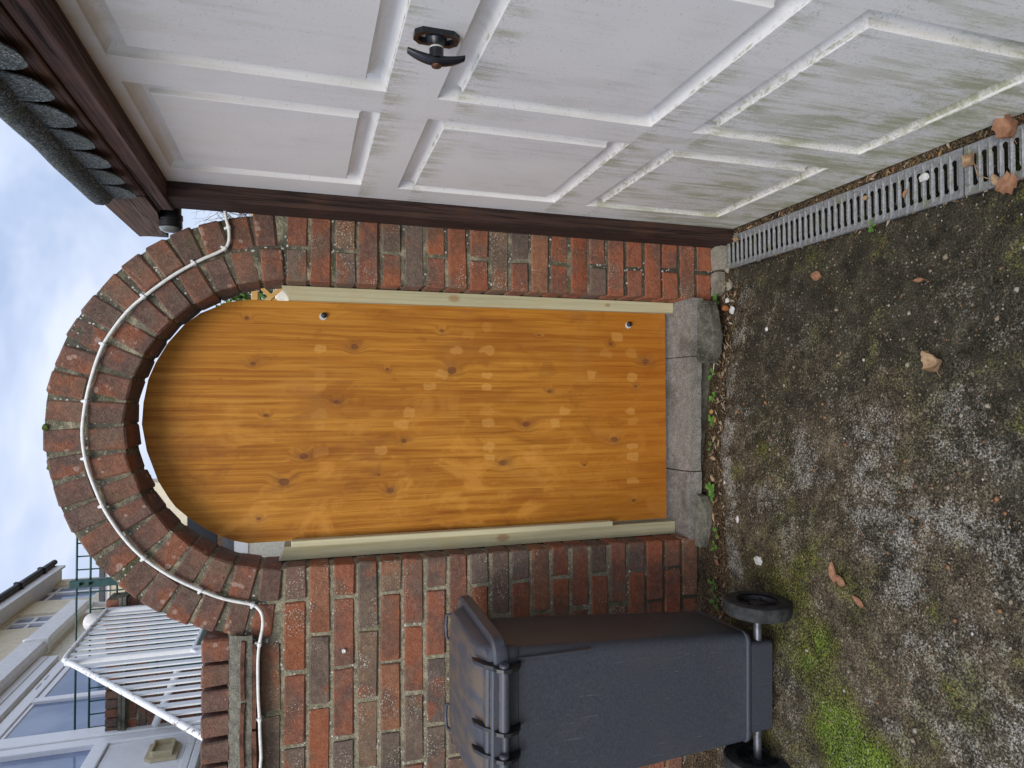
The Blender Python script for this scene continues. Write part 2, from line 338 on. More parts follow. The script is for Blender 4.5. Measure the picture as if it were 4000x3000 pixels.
def mat_door():
    s = S('white_gloss_grimy'); p = s.co(); z = s.sep(p)[2]
    st = s.noise(s.scale(p, (40, 70, 4.5)), 1., 4, .68); sp = s.noise(p, 170, 2, .72); bl = s.noise(p, 2.3, 3, .6, .4); bl2 = s.noise(s.scale(p, (10, 16, 6)), 1., 3, .65)
    c = s.mix(s.ss(bl, .35, .7), (.76, .735, .70), (.70, .68, .66))
    low = s.M('ADD', s.ss(z, .85, -.08), s.M('MULTIPLY', s.ss(bl, .42, .62), .30))
    zl = None
    for ez in (1.282, 1.13, .672, .525, .065):                                    # algae washes down from each wet ledge
        q = s.M('SUBTRACT', ez, z); k = s.M('MULTIPLY', s.ss(q, -.006, .004), s.ss(q, .075, .0)); zl = k if zl is None else s.M('MAXIMUM', zl, k)
    low = s.M('ADD', low, s.M('MULTIPLY', zl, .75))
    al = s.M('MULTIPLY', s.ss(s.M('ADD', s.M('MULTIPLY', st, .6), s.M('MULTIPLY', bl2, .45)), .49, .62), s.M('MINIMUM', low, 1.))
    c = s.mix(s.M('MULTIPLY', s.M('MULTIPLY', s.ss(z, .62, -.08), s.ss(bl2, .25, .6)), .5), c, (.47, .47, .29))
    c = s.mix(s.M('MULTIPLY', al, .60), c, (.25, .255, .10))
    c = s.mix(s.M('MULTIPLY', s.ss(s.M('ADD', sp, s.M('MULTIPLY', low, .10)), .63, .72), .32), c, (.22, .215, .14))
    c = s.mix(s.M('MULTIPLY', s.M('MULTIPLY', s.ss(z, 1.45, 1.86), s.ss(bl2, .2, .8)), .5), c, (.60, .50, .34))   # brown dirt plus painted-in lintel shade towards the top
    return s.fin(c, .5, s.M('ADD', st, s.M('MULTIPLY', sp, .4)), .12, .0012, .35)
MAT['door'] = mat_door()
def mat_ledge():
    s = S('white_gloss_mossy'); p = s.co(); z = s.sep(p)[2]; n = s.noise(p, 42, 5, .7); b = s.noise(p, 6, 4, .6)
    c = s.mix(s.M('MULTIPLY', s.ss(s.M('ADD', n, s.M('MULTIPLY', b, .5)), .70, .90), .6), (.72, .70, .66), (.19, .20, .06))
    c = s.mix(s.M('MULTIPLY', s.ss(s.noise(p, 120, 3, .7), .6, .72), .45), c, (.10, .10, .05))
    return s.fin(c, .55, n, .1, .001, .3)
MAT['ledge'] = mat_ledge()

def mat_concrete(name, a, b, dark, moss=.3, sc=1.):
    s = S(name); v = s.co('Object'); n = s.noise(v, 7*sc, 6, .62); m = s.noise(v, 38*sc, 5, .65); f = s.noise(v, 260*sc, 3, .7)
    c = s.mix(s.ss(m, .35, .68), a, b); c = s.mix(s.M('MULTIPLY', s.ss(n, .5, .68), .75), c, dark)
    c = s.mix(s.ss(f, .36, .62), s.mix(.6, c, (.03, .028, .022)), c)
    c = s.mix(s.M('MULTIPLY', s.ss(s.noise(v, 13*sc, 5, .65), .6, .72), moss), c, (.075, .085, .018))
    c = s.mix(s.M('MULTIPLY', s.ss(s.vor(v, 150*sc), .22, .12), s.ss(n, .45, .6)), c, (.36, .33, .26))
    return s.fin(c, .95, s.M('ADD', m, s.M('MULTIPLY', f, .7)), .8, .004, .2)
MAT['step'] = mat_concrete('old_concrete_step', (.24, .22, .19), (.34, .31, .275), (.13, .115, .095), .12)
MAT['slab'] = mat_concrete('mossy_concrete_slab', (.17, .16, .125), (.26, .245, .19), (.028, .028, .018), .5)
MAT['slab_dark'] = mat_concrete('black_mossy_slab', (.075, .072, .054), (.17, .16, .125), (.018, .02, .012), .6)
MAT['stone'] = mat_concrete('pale_stone', (.33, .30, .23), (.45, .41, .33), (.18, .16, .12), .15, 2.)

def mat_ground():
    s = S('mossy_concrete_drive'); v = s.co('Object'); a = s.attr('surf'); q = s.n('ShaderNodeSeparateColor'); s.put(q.inputs[0], a)
    soil, moss, pale = q.outputs[0], q.outputs[1], q.outputs[2]
    m = s.noise(v, 26, 5, .78, .7); f = s.noise(v, 185, 2, .75); ff = s.noise(v, 520, 1, .7)
    mf = s.M('ADD', s.M('MULTIPLY', m, .55), s.M('MULTIPLY', f, .45))
    c = s.ramp(s.M('ADD', s.M('MULTIPLY', mf, .65), s.M('MULTIPLY', ff, .35)), [(.36, (.016, .0125, .007)), (.46, (.060, .047, .028)), (.54, (.125, .10, .064)), (.64, (.26, .215, .15))])
    pm = s.ss(s.M('ADD', s.M('MULTIPLY', pale, .9), s.M('MULTIPLY', mf, 1.9)), 1.12, 1.42)
    c = s.mix(s.M('MULTIPLY', pm, s.ss(m, .30, .62)), c, s.ramp(s.M('ADD', s.M('MULTIPLY', f, .6), s.M('MULTIPLY', ff, .4)), [(.38, (.030, .027, .021)), (.48, (.155, .143, .118)), (.60, (.40, .375, .33))]))
    c = s.mix(s.M('MULTIPLY', s.ss(s.M('ADD', s.attr('surf', 'Alpha'), s.M('MULTIPLY', s.M('SUBTRACT', 1., mf), 1.5)), .85, 1.35), .72), c, s.mix(s.ss(ff, .4, .6), (.014, .014, .009), (.055, .05, .034)))   # black algae staining
    mm = s.ss(s.M('ADD', s.M('MULTIPLY', moss, .95), s.M('MULTIPLY', mf, 1.7)), 1.08, 1.42)
    mc = s.mix(s.ss(f, .38, .62), (.024, .027, .006), (.14, .14, .025)); mc = s.mix(s.ss(moss, .55, .9), mc, s.mix(s.ss(f, .36, .62), (.035, .06, .005), (.16, .23, .018)))
    c = s.mix(s.M('MULTIPLY', mm, .85), c, mc)
    sl = s.ramp(f, [(.3, (.020, .014, .008)), (.5, (.08, .055, .030)), (.66, (.20, .14, .08))])
    c = s.mix(s.ss(s.M('ADD', soil, s.M('MULTIPLY', s.M('SUBTRACT', m, .5), .6)), .4, .6), c, sl)
    vv = s.vm('ADD', v, s.vm('SCALE', s.comb(f, m, ff), .006))
    g = s.vor(vv, 95, out='Distance'); gc = s.vor(vv, 95, out='Color')
    q2 = s.n('ShaderNodeSeparateColor'); s.put(q2.inputs[0], gc)
    on = s.M('MULTIPLY', s.ss(g, .34, .22), s.M('GREATER_THAN', q2.outputs[0], .82))
    c = s.mix(s.M('MULTIPLY', on, .8), c, s.ramp(q2.outputs[1], [(0, (.15, .07, .032)), (.35, (.26, .19, .11)), (.7, (.38, .33, .24)), (1, (.16, .15, .14))]))
    c = s.mix(s.M('MULTIPLY', s.ss(s.M('MULTIPLY', s.M('ADD', f, ff), .5), .46, .39), .7), c, (.011, .010, .005))
    m2 = s.noise(v, 13, 5, .7, .4); c = s.mix(1., c, s.ramp(s.M('ADD', s.M('MULTIPLY', m2, .6), s.M('MULTIPLY', f, .4)), [(.36, .38), (.50, .95), (.62, 1.45)]), 'MULTIPLY')
    h = s.M('ADD', s.M('ADD', m, s.M('MULTIPLY', f, .8)), s.M('MULTIPLY', ff, .4))
    return s.fin(c, .95, h, 1., .007, .2)
MAT['ground'] = mat_ground()

def mat_plain(name, col, rough=.5, spec=.4, var=.12, metal=0., sc=20., bump=.0, coat=0.):
    s = S(name); n = s.noise(s.co(), sc, 5, .6); f = s.noise(s.co(), sc*14, 3, .65)
    d = tuple(x*(1-2*var) for x in col); e = tuple(min(1, x*(1+var)) for x in col)
    c = s.mix(s.ss(s.M('ADD', s.M('MULTIPLY', n, .7), s.M('MULTIPLY', f, .3)), .36, .64), d, e)
    return s.fin(c, rough, s.M('ADD', n, f) if bump else None, bump or .1, .002, spec, metal, coat)
MAT['cable'] = mat_plain('white_cable', (.74, .73, .68), .55, .4, .08, sc=60)
MAT['clip'] = mat_plain('white_clip', (.7, .7, .68), .5)
MAT['black'] = mat_plain('black_plastic', (.012, .0125, .014), .38, .5, .3)
MAT['blackgloss'] = mat_plain('black_handle', (.009, .010, .015), .33, .55, .4, sc=40, bump=.15)
MAT['rust'] = mat_plain('rusty_lock', (.12, .055, .025), .7, .3, .4, sc=90)
MAT['rubber'] = mat_plain('old_rubber', (.030, .031, .030), .8, .3, .3, sc=40)
MAT['hub'] = mat_plain('black_hub', (.016, .017, .02), .5, .4, .3)
MAT['axle'] = mat_plain('dull_steel', (.12, .125, .14), .42, .5, .25, .6, 30)
MAT['tile'] = mat_plain('clay_creasing_tile', (.145, .066, .042), .9, .2, .3, sc=30, bump=.4)
MAT['white'] = mat_plain('white_upvc', (.88, .88, .88), .35, .5, .02)
MAT['soffitwhite'] = mat_plain('off_white_gutter', (.82, .81, .79), .45, .4, .05)
MAT['cream'] = mat_plain('cream_render', (.80, .71, .53), .95, .2, .05, sc=8, bump=.3)
MAT['cream2'] = mat_plain('cream_roughcast', (.80, .76, .63), .95, .2, .08, sc=25, bump=.6)
MAT['greyband'] = mat_plain('grey_gutter', (.10, .10, .115), .6)
MAT['brownband'] = mat_plain('brown_board', (.17, .09, .05), .7)
MAT['slate'] = mat_plain('dark_window', (.02, .022, .026), .25, .5)
MAT['green'] = mat_plain('green_powder_coat', (.009, .062, .055), .45, .4, .15)
MAT['teal'] = mat_plain('teal_plastic', (.015, .06, .062), .55, .4, .15)
MAT['ivory'] = mat_plain('ivory_plastic', (.52, .45, .29), .5, .4, .05)
MAT['dome'] = mat_plain('opal_plastic', (.72, .68, .64), .4, .4, .06)
MAT['terracotta'] = mat_plain('terracotta_cap', (.36, .13, .05), .85, .2, .2)
MAT['hedge'] = mat_plain('hedge_leaf', (.09, .16, .025), .6, .35, .35, sc=12)
MAT['bark'] = mat_plain('grey_bark', (.14, .115, .085), .95, .2, .3)
MAT['roofdeck'] = mat_plain('grey_felt_deck', (.10, .11, .105), .95, .2, .3)
MAT['darkroof'] = mat_plain('dark_gutter', (.018, .016, .018), .5, .4, .3)
def mat_paint():
    s = S('flaking_white_paint'); v = s.co(); n = s.noise(v, 28, 5, .7); b = s.noise(v, 9, 3, .6)
    c = s.mix(s.ss(n, .30, .55), (.66, .64, .6), (.76, .76, .75)); c = s.mix(s.ss(s.M('ADD', n, s.M('MULTIPLY', b, .35)), .74, .80), c, (.20, .13, .08))
    return s.fin(c, .5, n, .5, .003, .4)
MAT['paint'] = mat_paint()
MAT['barwhite'] = mat_plain('white_bar_paint', (.77, .78, .78), .4, .45, .03)
def mat_felt():
    s = S('mineral_felt'); v = s.co(); g = s.vor(v, 330, out='Color'); q = s.n('ShaderNodeSeparateColor'); s.put(q.inputs[0], g); b = s.noise(v, 14, 4, .6); f = s.noise(v, 240, 3, .7)
    c = s.ramp(q.outputs[0], [(0, (.035, .042, .042)), (.5, (.10, .115, .112)), (.85, (.20, .22, .215)), (1, (.34, .35, .33))])
    c = s.mix(s.M('MULTIPLY', s.ss(b, .5, .68), .5), c, (.075, .08, .04)); c = s.mix(s.ss(f, .42, .6), s.mix(.5, c, (.02, .024, .026)), c)
    return s.fin(c, .95, f, 1., .004, .25)
MAT['felt'] = mat_felt()
def mat_galv():
    s = S('galvanised_steel'); v = s.co(); n = s.noise(v, 16, 5, .6); f = s.noise(v, 130, 4, .65)
    c = s.mix(s.ss(f, .35, .65), (.18, .185, .188), (.28, .285, .288)); c = s.mix(s.M('MULTIPLY', s.ss(n, .52, .68), .6), c, (.17, .18, .10))
    c = s.mix(s.M('MULTIPLY', s.ss(s.noise(v, 60, 3), .62, .7), .6), c, (.10, .085, .06))
    return s.fin(c, .52, f, .35, .0015, .4, .35)
MAT['galv'] = mat_galv()
def mat_bin(name, base, dirt):
    s = S(name); v = s.co(); n = s.noise(v, 5, 5, .6); f = s.noise(v, 160, 4, .7)
    sc1 = s.noise(s.scale(v, (22, 22, 260)), 1., 3, .6, .6); sc2 = s.noise(s.scale(v, (420, 60, 14)), 1., 2, .5, 1.2)
    c = s.mix(s.ss(f, .35, .68), base, tuple(x*1.4 for x in base)); c = s.mix(s.M('MULTIPLY', s.ss(n, .45, .7), .25), c, (.06, .06, .056))
    c = s.mix(s.M('MULTIPLY', s.M('MULTIPLY', s.ss(sc2, .66, .76), s.ss(n, .44, .6)), .5), c, (.26, .27, .29))
    up = s.sep(s.n('ShaderNodeNewGeometry').outputs['Normal'])[2]
    if dirt: c = s.mix(s.M('MULTIPLY', s.ss(up, .80, .98), s.ss(s.noise(s.scale(v, (26, 9, 9)), 1., 4, .65), .35, .7)), c, (.115, .085, .058))
    return s.fin(c, s.M('ADD', .30, s.M('MULTIPLY', f, .3)), f, .12, .001, .5)
MAT['bin'] = mat_bin('grey_bin_plastic', (.034, .037, .046), False)
MAT['lid'] = mat_bin('grey_lid_plastic', (.042, .046, .058), True)
def mat_glass():
    s = S('window_glass'); n = s.noise(s.co(), 1.7, 4, .5); c = s.mix(s.ss(n, .35, .65), (.16, .21, .34), (.30, .36, .48))  # cloudy blue tones painted in as sky reflection
    return s.fin(c, .06, None, spec=.8)
MAT['glass'] = mat_glass()
def mat_lens():
    s = S('lamp_lens'); return s.fin((.16, .17, .165), .1, None, spec=.7)
MAT['lens'] = mat_lens()
def mat_leaf(name, c1, c2, c3):
    s = S(name); v = s.co(); n = s.noise(v, 60, 4, .65); f = s.noise(v, 220, 3, .7)
    c = s.mix(s.ss(n, .35, .65), c1, c2); c = s.mix(s.M('MULTIPLY', s.ss(f, .55, .72), .6), c, c3)
    return s.fin(c, .75, s.M('ADD', n, f), .6, .002, .3)
MAT['leafbrown'] = mat_leaf('dead_leaf_tan', (.30, .155, .085), (.21, .10, .055), (.10, .05, .03))
MAT['leafpale'] = mat_leaf('dead_leaf_pale', (.36, .25, .14), (.26, .16, .09), (.12, .07, .04))
MAT['leafyellow'] = mat_leaf('dead_leaf_yellow', (.40, .26, .08), (.30, .17, .05), (.16, .09, .03))
MAT['weed'] = mat_leaf('weed_green', (.06, .15, .02), (.11, .23, .04), (.035, .09, .015))
MAT['paper'] = mat_plain('white_scrap', (.52, .51, .48), .7, .3, .1, sc=60)
MAT['moss'] = mat_leaf('moss_cushion', (.05, .075, .012), (.085, .12, .02), (.03, .04, .008))
def mat_attr(name, rough=.9):
    s = S(name); a = s.attr('tint'); n = s.noise(s.co(), 250, 3, .7); return s.fin(s.mix(.5, a, s.mix(n, (.02, .015, .01), a)), rough, n, .4, .002, .25)
MAT['litter'] = mat_attr('dry_litter'); MAT['grit'] = mat_attr('grit_stones')
MAT['filler'] = mat_plain('brick_clip_hole', (.62, .6, .58), .6)

# ------------------------------------------------------------------ ground
rs = np.random.RandomState(7)
LAT = rs.rand(64, 64)
def vnoise(x, y, sc, octv=4):
    out = np.zeros_like(x, dtype=float); amp = 1.; tot = 0.
    for o in range(octv):
        X = x*sc + 17.3*o; Y = y*sc + 9.1*o; xi = np.floor(X).astype(int); yi = np.floor(Y).astype(int); fx = X-xi; fy = Y-yi
        fx = fx*fx*(3-2*fx); fy = fy*fy*(3-2*fy)
        g = lambda a, b: LAT[a % 64, b % 64]
        out += amp*((g(xi,yi)*(1-fx)+g(xi+1,yi)*fx)*(1-fy) + (g(xi,yi+1)*(1-fx)+g(xi+1,yi+1)*fx)*fy); tot += amp; amp *= .55; sc *= 2.03
    return out/tot
EDGE = [(-1.6,-.21),(-.7,-.21),(-.585,-.22),(-.43,-.185),(-.12,-.12),(.155,-.125),(.3,-.135),(.43,-.165),(.50,-.10),(.7,-.07)]
def gplane(x): return -.037 - .095*np.clip(x, -1.6, .62)
def build_ground():
    xs = np.concatenate([-np.geomspace(80, 1.5, 18), np.arange(-1.44, .69, .0088), np.geomspace(.75, 80, 18)])
    ys = np.concatenate([-np.geomspace(80, 1.8, 16), np.arange(-1.75, .03, .0088), np.geomspace(.1, 80, 18)])
    X, Y = np.meshgrid(xs, ys); ed = np.interp(X, [e[0] for e in EDGE], [e[1] for e in EDGE]) + (vnoise(X, Y, 9, 4)-.5)*.05
    sl = np.clip((Y-ed)/.012, 0, 1); drop = np.where(X > .38, .008, .022)
    Z = gplane(X) - sl*drop + (vnoise(X, Y, 22, 4)-.5)*.007*(1+sl*1.6) + (vnoise(X, Y, 3, 3)-.5)*.012 + (vnoise(X, Y, 90, 2)-.5)*.0035
    rim = np.exp(-((Y-ed)/.03)**2)*.004; Z += rim
    strip = (X > .5205) & (X < .6335) & (Y < -.082); Z = np.where(strip, -.20, Z)
    near = np.clip(1-np.abs(X-.577)/.085, 0, 1)*(Y < -.06); Z = np.where(strip, Z, Z*(1-near*.8) + (-.090)*near*.8)
    Z = np.where((X > .64), -.094 + (vnoise(X, Y, 30, 3)-.5)*.006, Z)
    Z = np.where(Y > .2, -.06, Z)
    G = lambda cx, cy, r: np.exp(-((X-cx)**2+(Y-cy)**2)/r**2)
    moss = .11 + (vnoise(X+5, Y, 9, 5)-.5)*1.1 + .30*np.clip(-(X+.28), 0, .5)
    moss += .60*G(-.84,-.72,.085) + .60*G(-.92,-.80,.11) + .45*G(-.95,-.9,.1) + .35*G(-.72,-.60,.08) + .28*G(-.6,-.62,.15) + .05*G(.45,-1.1,.25)
    pale = .02 + (vnoise(X*1.0+31, Y*.7+3, 11, 5)-.5)*1.15 + .26*np.clip(-(Y+.55)*1.6, 0, 1)*np.clip(.6-X*1.6, 0, 1.) + .22*G(-.3,-.55,.2) - .35*np.clip(X-.1, 0, 1)
    edge2 = np.exp(-((Y-ed+.035)/.035)**2); pale += .7*edge2*np.clip(vnoise(X+9, Y, 12, 3)*1.6-.3, 0, 1)
    nx, ny = len(xs), len(ys); idx = np.arange(nx*ny).reshape(ny, nx)
    v = np.stack([X.ravel(), Y.ravel(), Z.ravel()], 1)
    f = np.stack([idx[:-1,:-1].ravel(), idx[:-1,1:].ravel(), idx[1:,1:].ravel(), idx[1:,:-1].ravel()], 1)
    me = bpy.data.meshes.new('ground'); me.from_pydata(v.tolist(), [], f.tolist())
    at = me.color_attributes.new('surf', 'FLOAT_COLOR', 'POINT')
    a = np.ones((nx*ny, 4)); a[:,0] = np.maximum(sl, (X > .638)*.75).ravel(); a[:,1] = np.clip(moss, 0, 1).ravel(); a[:,2] = np.clip(pale, 0, 1).ravel(); a[:,3] = np.clip(.36 + .95*np.clip(X+.05, 0, .6) - .4*np.clip(-X, 0, .6) + (vnoise(X+3, Y+8, 6, 4)-.5)*.9 - .5*edge2, 0, 1).ravel()
    at.data.foreach_set('color', a.ravel().astype(np.float32))
    for p in me.polygons: p.use_smooth = True
    me.materials.append(MAT['ground']); o = link('ground', me); o['kind'] = 'structure'
build_ground()
def gz(x, y):
    e = interp(x, EDGE); z = float(gplane(np.array(x)))
    return z - (.008 if x > .38 else .022) if y > e + .008 else z

# ------------------------------------------------------------------ brick wall with arch
XL, XR, ZS = -.498, .4105, 1.5
ACX, ACZ, RI = -.044, 1.49, .455
TH = .205
rng = random.Random(11)
wall = empty('brick_wall', 'red brick garden wall with a round two-ring arch over the wooden gate', 'wall', (0,0,0))
def brickset(sx, sy, sz, n, mat, c=.0045, jit=.0018):
    out = []
    for k in range(n):
        m = MB().cbox((-sx/2, 0, -sz/2), (sx/2, sy, sz/2), c, jit, rng); out.append(m.mesh('brick', mat, 28))
    return out
BS = {m: {'s': brickset(.2145, .1, .0645, 7, MAT[m]), 'h': brickset(.1015, .1, .0645, 6, MAT[m])} for m in ('brick', 'brick_low')}
TA = .18
BA = brickset(.0655, TA, .1005, 9, MAT['brick_arch'], .005, .0034)
BR = brickset(.064, TH+.01, .083, 5, MAT['brick_arch'], .005, .002)
def brick(me, x, y, z, ry=0, name='brick', parent=None):
    o = link(name, me, parent or wall, (x, y, z), (rng.uniform(-.012,.012), ry + rng.uniform(-.008,.008), rng.uniform(-.01,.01))); return o
for k in range(-1, 22):
    z = ZS - .075*k - .0375
    low = k > 11 and rng.random() < .8
    mset = BS['brick_low' if low else 'brick']
    # left wall
    x = XL
    if k == -1: x = -.728
    first = 'h' if (k % 2 == 0) else 's'
    if k == -1: first = 's'
    i = 0
    while x > -1.62:
        kind = first if i == 0 else 's'
        L_ = .102 if kind == 'h' else .215
        brick(rng.choice(mset[kind]), x - L_/2 + rng.uniform(-.0015,.0015), rng.uniform(-.003,.003), z + rng.uniform(-.0015,.0015))
        x -= L_ + .0105; i += 1
    # right pier
    if k >= 0:
        if k % 2 == 0:
            for xx in (XR + .051, XR + .1635): brick(rng.choice(mset['h']), xx + rng.uniform(-.001,.001), rng.uniform(-.003,.003), z + rng.uniform(-.0015,.0015))
        else: brick(rng.choice(mset['s']), XR + .1075, rng.uniform(-.003,.003), z + rng.uniform(-.0015,.0015))
# reveal bricks (second leaf of the piers, seen in the opening)
for k in range(0, 22):
    z = ZS - .075*k - .0375; mset = BS['brick_low' if k > 10 and rng.random() < .8 else 'brick']
    for xx, sg in ((XL, -1), (XR, 1)):
        brick(rng.choice(mset['h']), xx + sg*.051 + sg*rng.uniform(-.001,.002), .105, z)
# arch voussoirs
def ring(n, r0, a0, a1, skip=()):
    for i in range(n):
        a = a0 + (a1-a0)*(i+.5)/n + rng.uniform(-.006,.006); rc_ = r0 + .051 + rng.uniform(-.002,.003)
        brick(rng.choice(BA), ACX + rc_*math.cos(a), rng.uniform(-.004,.004), ACZ + rc_*math.sin(a), math.pi/2 - a)
ring(20, RI, R(1.0), R(179.0)); ring(24, RI + .1085, R(2.5), R(177.5))
# mortar body: two piers and the arch barrel, set back behind the brick faces
def noisy_sheet(mb, f, nu, nv, amp):
    n = len(mb.v)
    for i in range(nu+1):
        for j in range(nv+1):
            p, nn = f(i/nu, j/nv); p = Vector(p); d = mnoise.noise(p*38)*.6 + mnoise.noise(p*110)*.4
            mb.v.append(tuple(p + Vector(nn)*d*amp))
    for i in range(nu):
        for j in range(nv): a = n+i*(nv+1)+j; mb.f.append((a, a+1, a+nv+2, a+nv+1))
mm = MB(); yb = .0055
noisy_sheet(mm, lambda u, v: ((lerp(-1.62, XL-.005, u), yb, lerp(-.16, 1.66, v)), (0,-1,0)), 110, 180, .004)
noisy_sheet(mm, lambda u, v: ((lerp(XR+.005, .622, u), yb, lerp(-.16, 1.5, v)), (0,-1,0)), 24, 160, .004)
noisy_sheet(mm, lambda u, v: ((XL-.0055, lerp(yb, TH, u), lerp(-.16, 1.5, v)), (1,0,0)), 12, 160, .003)
noisy_sheet(mm, lambda u, v: ((XR+.0055, lerp(yb, TH, u), lerp(-.16, 1.5, v)), (-1,0,0)), 12, 160, .003)
def arc(r, y):
    return lambda u, v: None
noisy_sheet(mm, lambda u, v: ((ACX + lerp(RI+.006, .662, v)*math.cos(math.pi*u), yb, ACZ + lerp(RI+.006, .662, v)*math.sin(math.pi*u)), (0,-1,0)), 190, 22, .004)
noisy_sheet(mm, lambda u, v: ((ACX + (RI+.006)*math.cos(math.pi*u), lerp(yb, TA-.004, v), ACZ + (RI+.006)*math.sin(math.pi*u)), (-math.cos(math.pi*u),0,-math.sin(math.pi*u))), 130, 14, .003)
noisy_sheet(mm, lambda u, v: ((ACX + .659*math.cos(math.pi*u), lerp(yb, TA-.004, v), ACZ + .659*math.sin(math.pi*u)), (math.cos(math.pi*u),0,math.sin(math.pi*u))), 130, 10, .004)
noisy_sheet(mm, lambda u, v: ((lerp(-1.62, -.68, u), lerp(yb, TH, v), 1.66), (0,0,1)), 60, 8, .004)
mm.quadbox((-1.62, .02, -.16), (XL-.012, TH-.004, 1.495)); mm.quadbox((XR+.012, .02, -.16), (.615, TH-.004, 1.495)); mm.quadbox((-1.62, .02, 1.49), (-.70, TH-.004, 1.655))
mo = mm.obj('mortar', MAT['mortar'], wall, True)
# creasing tiles and brick-on-edge coping on the left wall
def tile_piece(x0, x1, z, t, rz):
    m = MB(); n = 8; sag = rng.uniform(.001, .004)
    top = [(lerp(x0, x1, i/n), z + t/2 + sag*math.sin(math.pi*i/n)*rz) for i in range(n+1)]; bot = [(lerp(x1, x0, i/n), z - t/2 + sag*math.sin(math.pi*i/n)*rz) for i in range(n+1)]
    m.prism(top + bot, (0, -.036, 0), (1,0,0), (0,0,1), (0, .15, 0)); return m.obj('creasing_tile', MAT['tile'], wall)
for a, b in ((-.882, -.705), (-1.085, -.892), (-1.29, -1.095), (-1.5, -1.3)): tile_piece(b, a, 1.613, .0115, 1)
for a, b in ((-.970, -.716), (-1.17, -.979), (-1.4, -1.18)): tile_piece(b, a, 1.5815, .0115, -1)
mf = MB(); noisy_sheet(mf, lambda u, v: ((lerp(-1.62, -.69, u), -.012 - .018*math.sin(math.pi*(1-v)*.5), lerp(1.587, 1.655, v)), (0,-1,0)), 120, 12, .008); mf.obj('coping_mortar', MAT['slab'], wall, True)
for i in range(12): brick(rng.choice(BR), -.731 - .0765*i, -.012 + rng.uniform(-.003,.003), 1.692 + rng.uniform(-.002,.002))

# ------------------------------------------------------------------ gate posts and gate
def gate_post(name, label, xi_b, xi_t, xo, ztop_o, ztop_i):
    p = empty(name, label, 'post', (0,0,0), 'gate posts')
    out = [(xi_b, .046), (xo, .046), (xo, ztop_o)]
    for i in range(1, 7):
        t = i/6; out.append((lerp(xo, xi_t, t), lerp(ztop_o, ztop_i, t) - .006*math.sin(math.pi*t)))
    m = MB().prism(out, (0,.095,0), (1,0,0), (0,0,1), (0,.1,0)); o = m.obj('timber', MAT['post'], p); return p
gate_post('gate_post', 'pale green treated timber post between the gate and the garage-side pier', .3695, .3615, .409, 1.512, 1.488)
lp = gate_post('gate_post', 'pale green treated timber post with a nailed-on stop batten, beside the bin-side pier', -.450, -.4535, -.497, 1.516, 1.500)
MB().cbox((-.4525, .082, .32), (-.4325, .118, 1.478), .002, .0008, rng).obj('stop_batten', MAT['batten'], lp)

gate = empty('garden_gate', 'orange stained pine gate with a rounded top filling the brick arch', 'gate', (0, 0, 0))
TOP = [(-.438,1.611),(-.435,1.63),(-.426,1.66),(-.405,1.704),(-.383,1.74),(-.362,1.768),(-.341,1.794),(-.31,1.827),(-.279,1.848),(-.225,1.878),(-.13,1.911),(-.045,1.926),(.023,1.922),(.096,1.909),(.15,1.888),(.214,1.853),(.27,1.809),(.311,1.76),(.335,1.709),(.349,1.683),(.359,1.662),(.361,1.614)]
def side(x, z):
    t = (z-.068)/1.546; return x + (-.008*t if x > .3 else (.003*t if x < -.4 else -.002*t))
cuts = [-.441, -.30, -.178, -.038, .096, .234, .369]
for i in range(6):
    a, b = cuts[i]+.00012, cuts[i+1]-.00012
    ta = a if i else -.438; tb = b if i < 5 else .361
    pts = [(a, .068), (b, .068), (tb, interp(tb, TOP))]
    inner = [x for x, _ in TOP if ta+.004 < x < tb-.004]
    inner = sorted(set(inner + list(np.linspace(ta, tb, 10)[1:-1])), reverse=True)
    pts += [(x, interp(x, TOP)) for x in inner] + [(ta, interp(ta, TOP))]
    m = MB().prism(pts, (0, .12 + rng.uniform(-.0004,.0004), 0), (1,0,0), (0,0,1), (0,.03,0)); o = m.obj('plank', mat_gate(a, b), gate)
for x, z, wz in ((.317, 1.376, -.004), (.322, .228, -.004)):
    b = MB().lathe([(0, .0), (0, .0125), (-.001, .0125), (-.0015, .0)], (x-.004, .1199, z+.003), (0,1,0), 16); b.obj('washer', MAT['paper'], gate)
    b = MB().lathe([(.0, .0095), (-.008, .0095), (-.011, .0075), (-.013, .004), (-.013, 0)], (x, .119, z), (0,1,0), 14); b.obj('bolt_cap', MAT['black'], gate, 40)

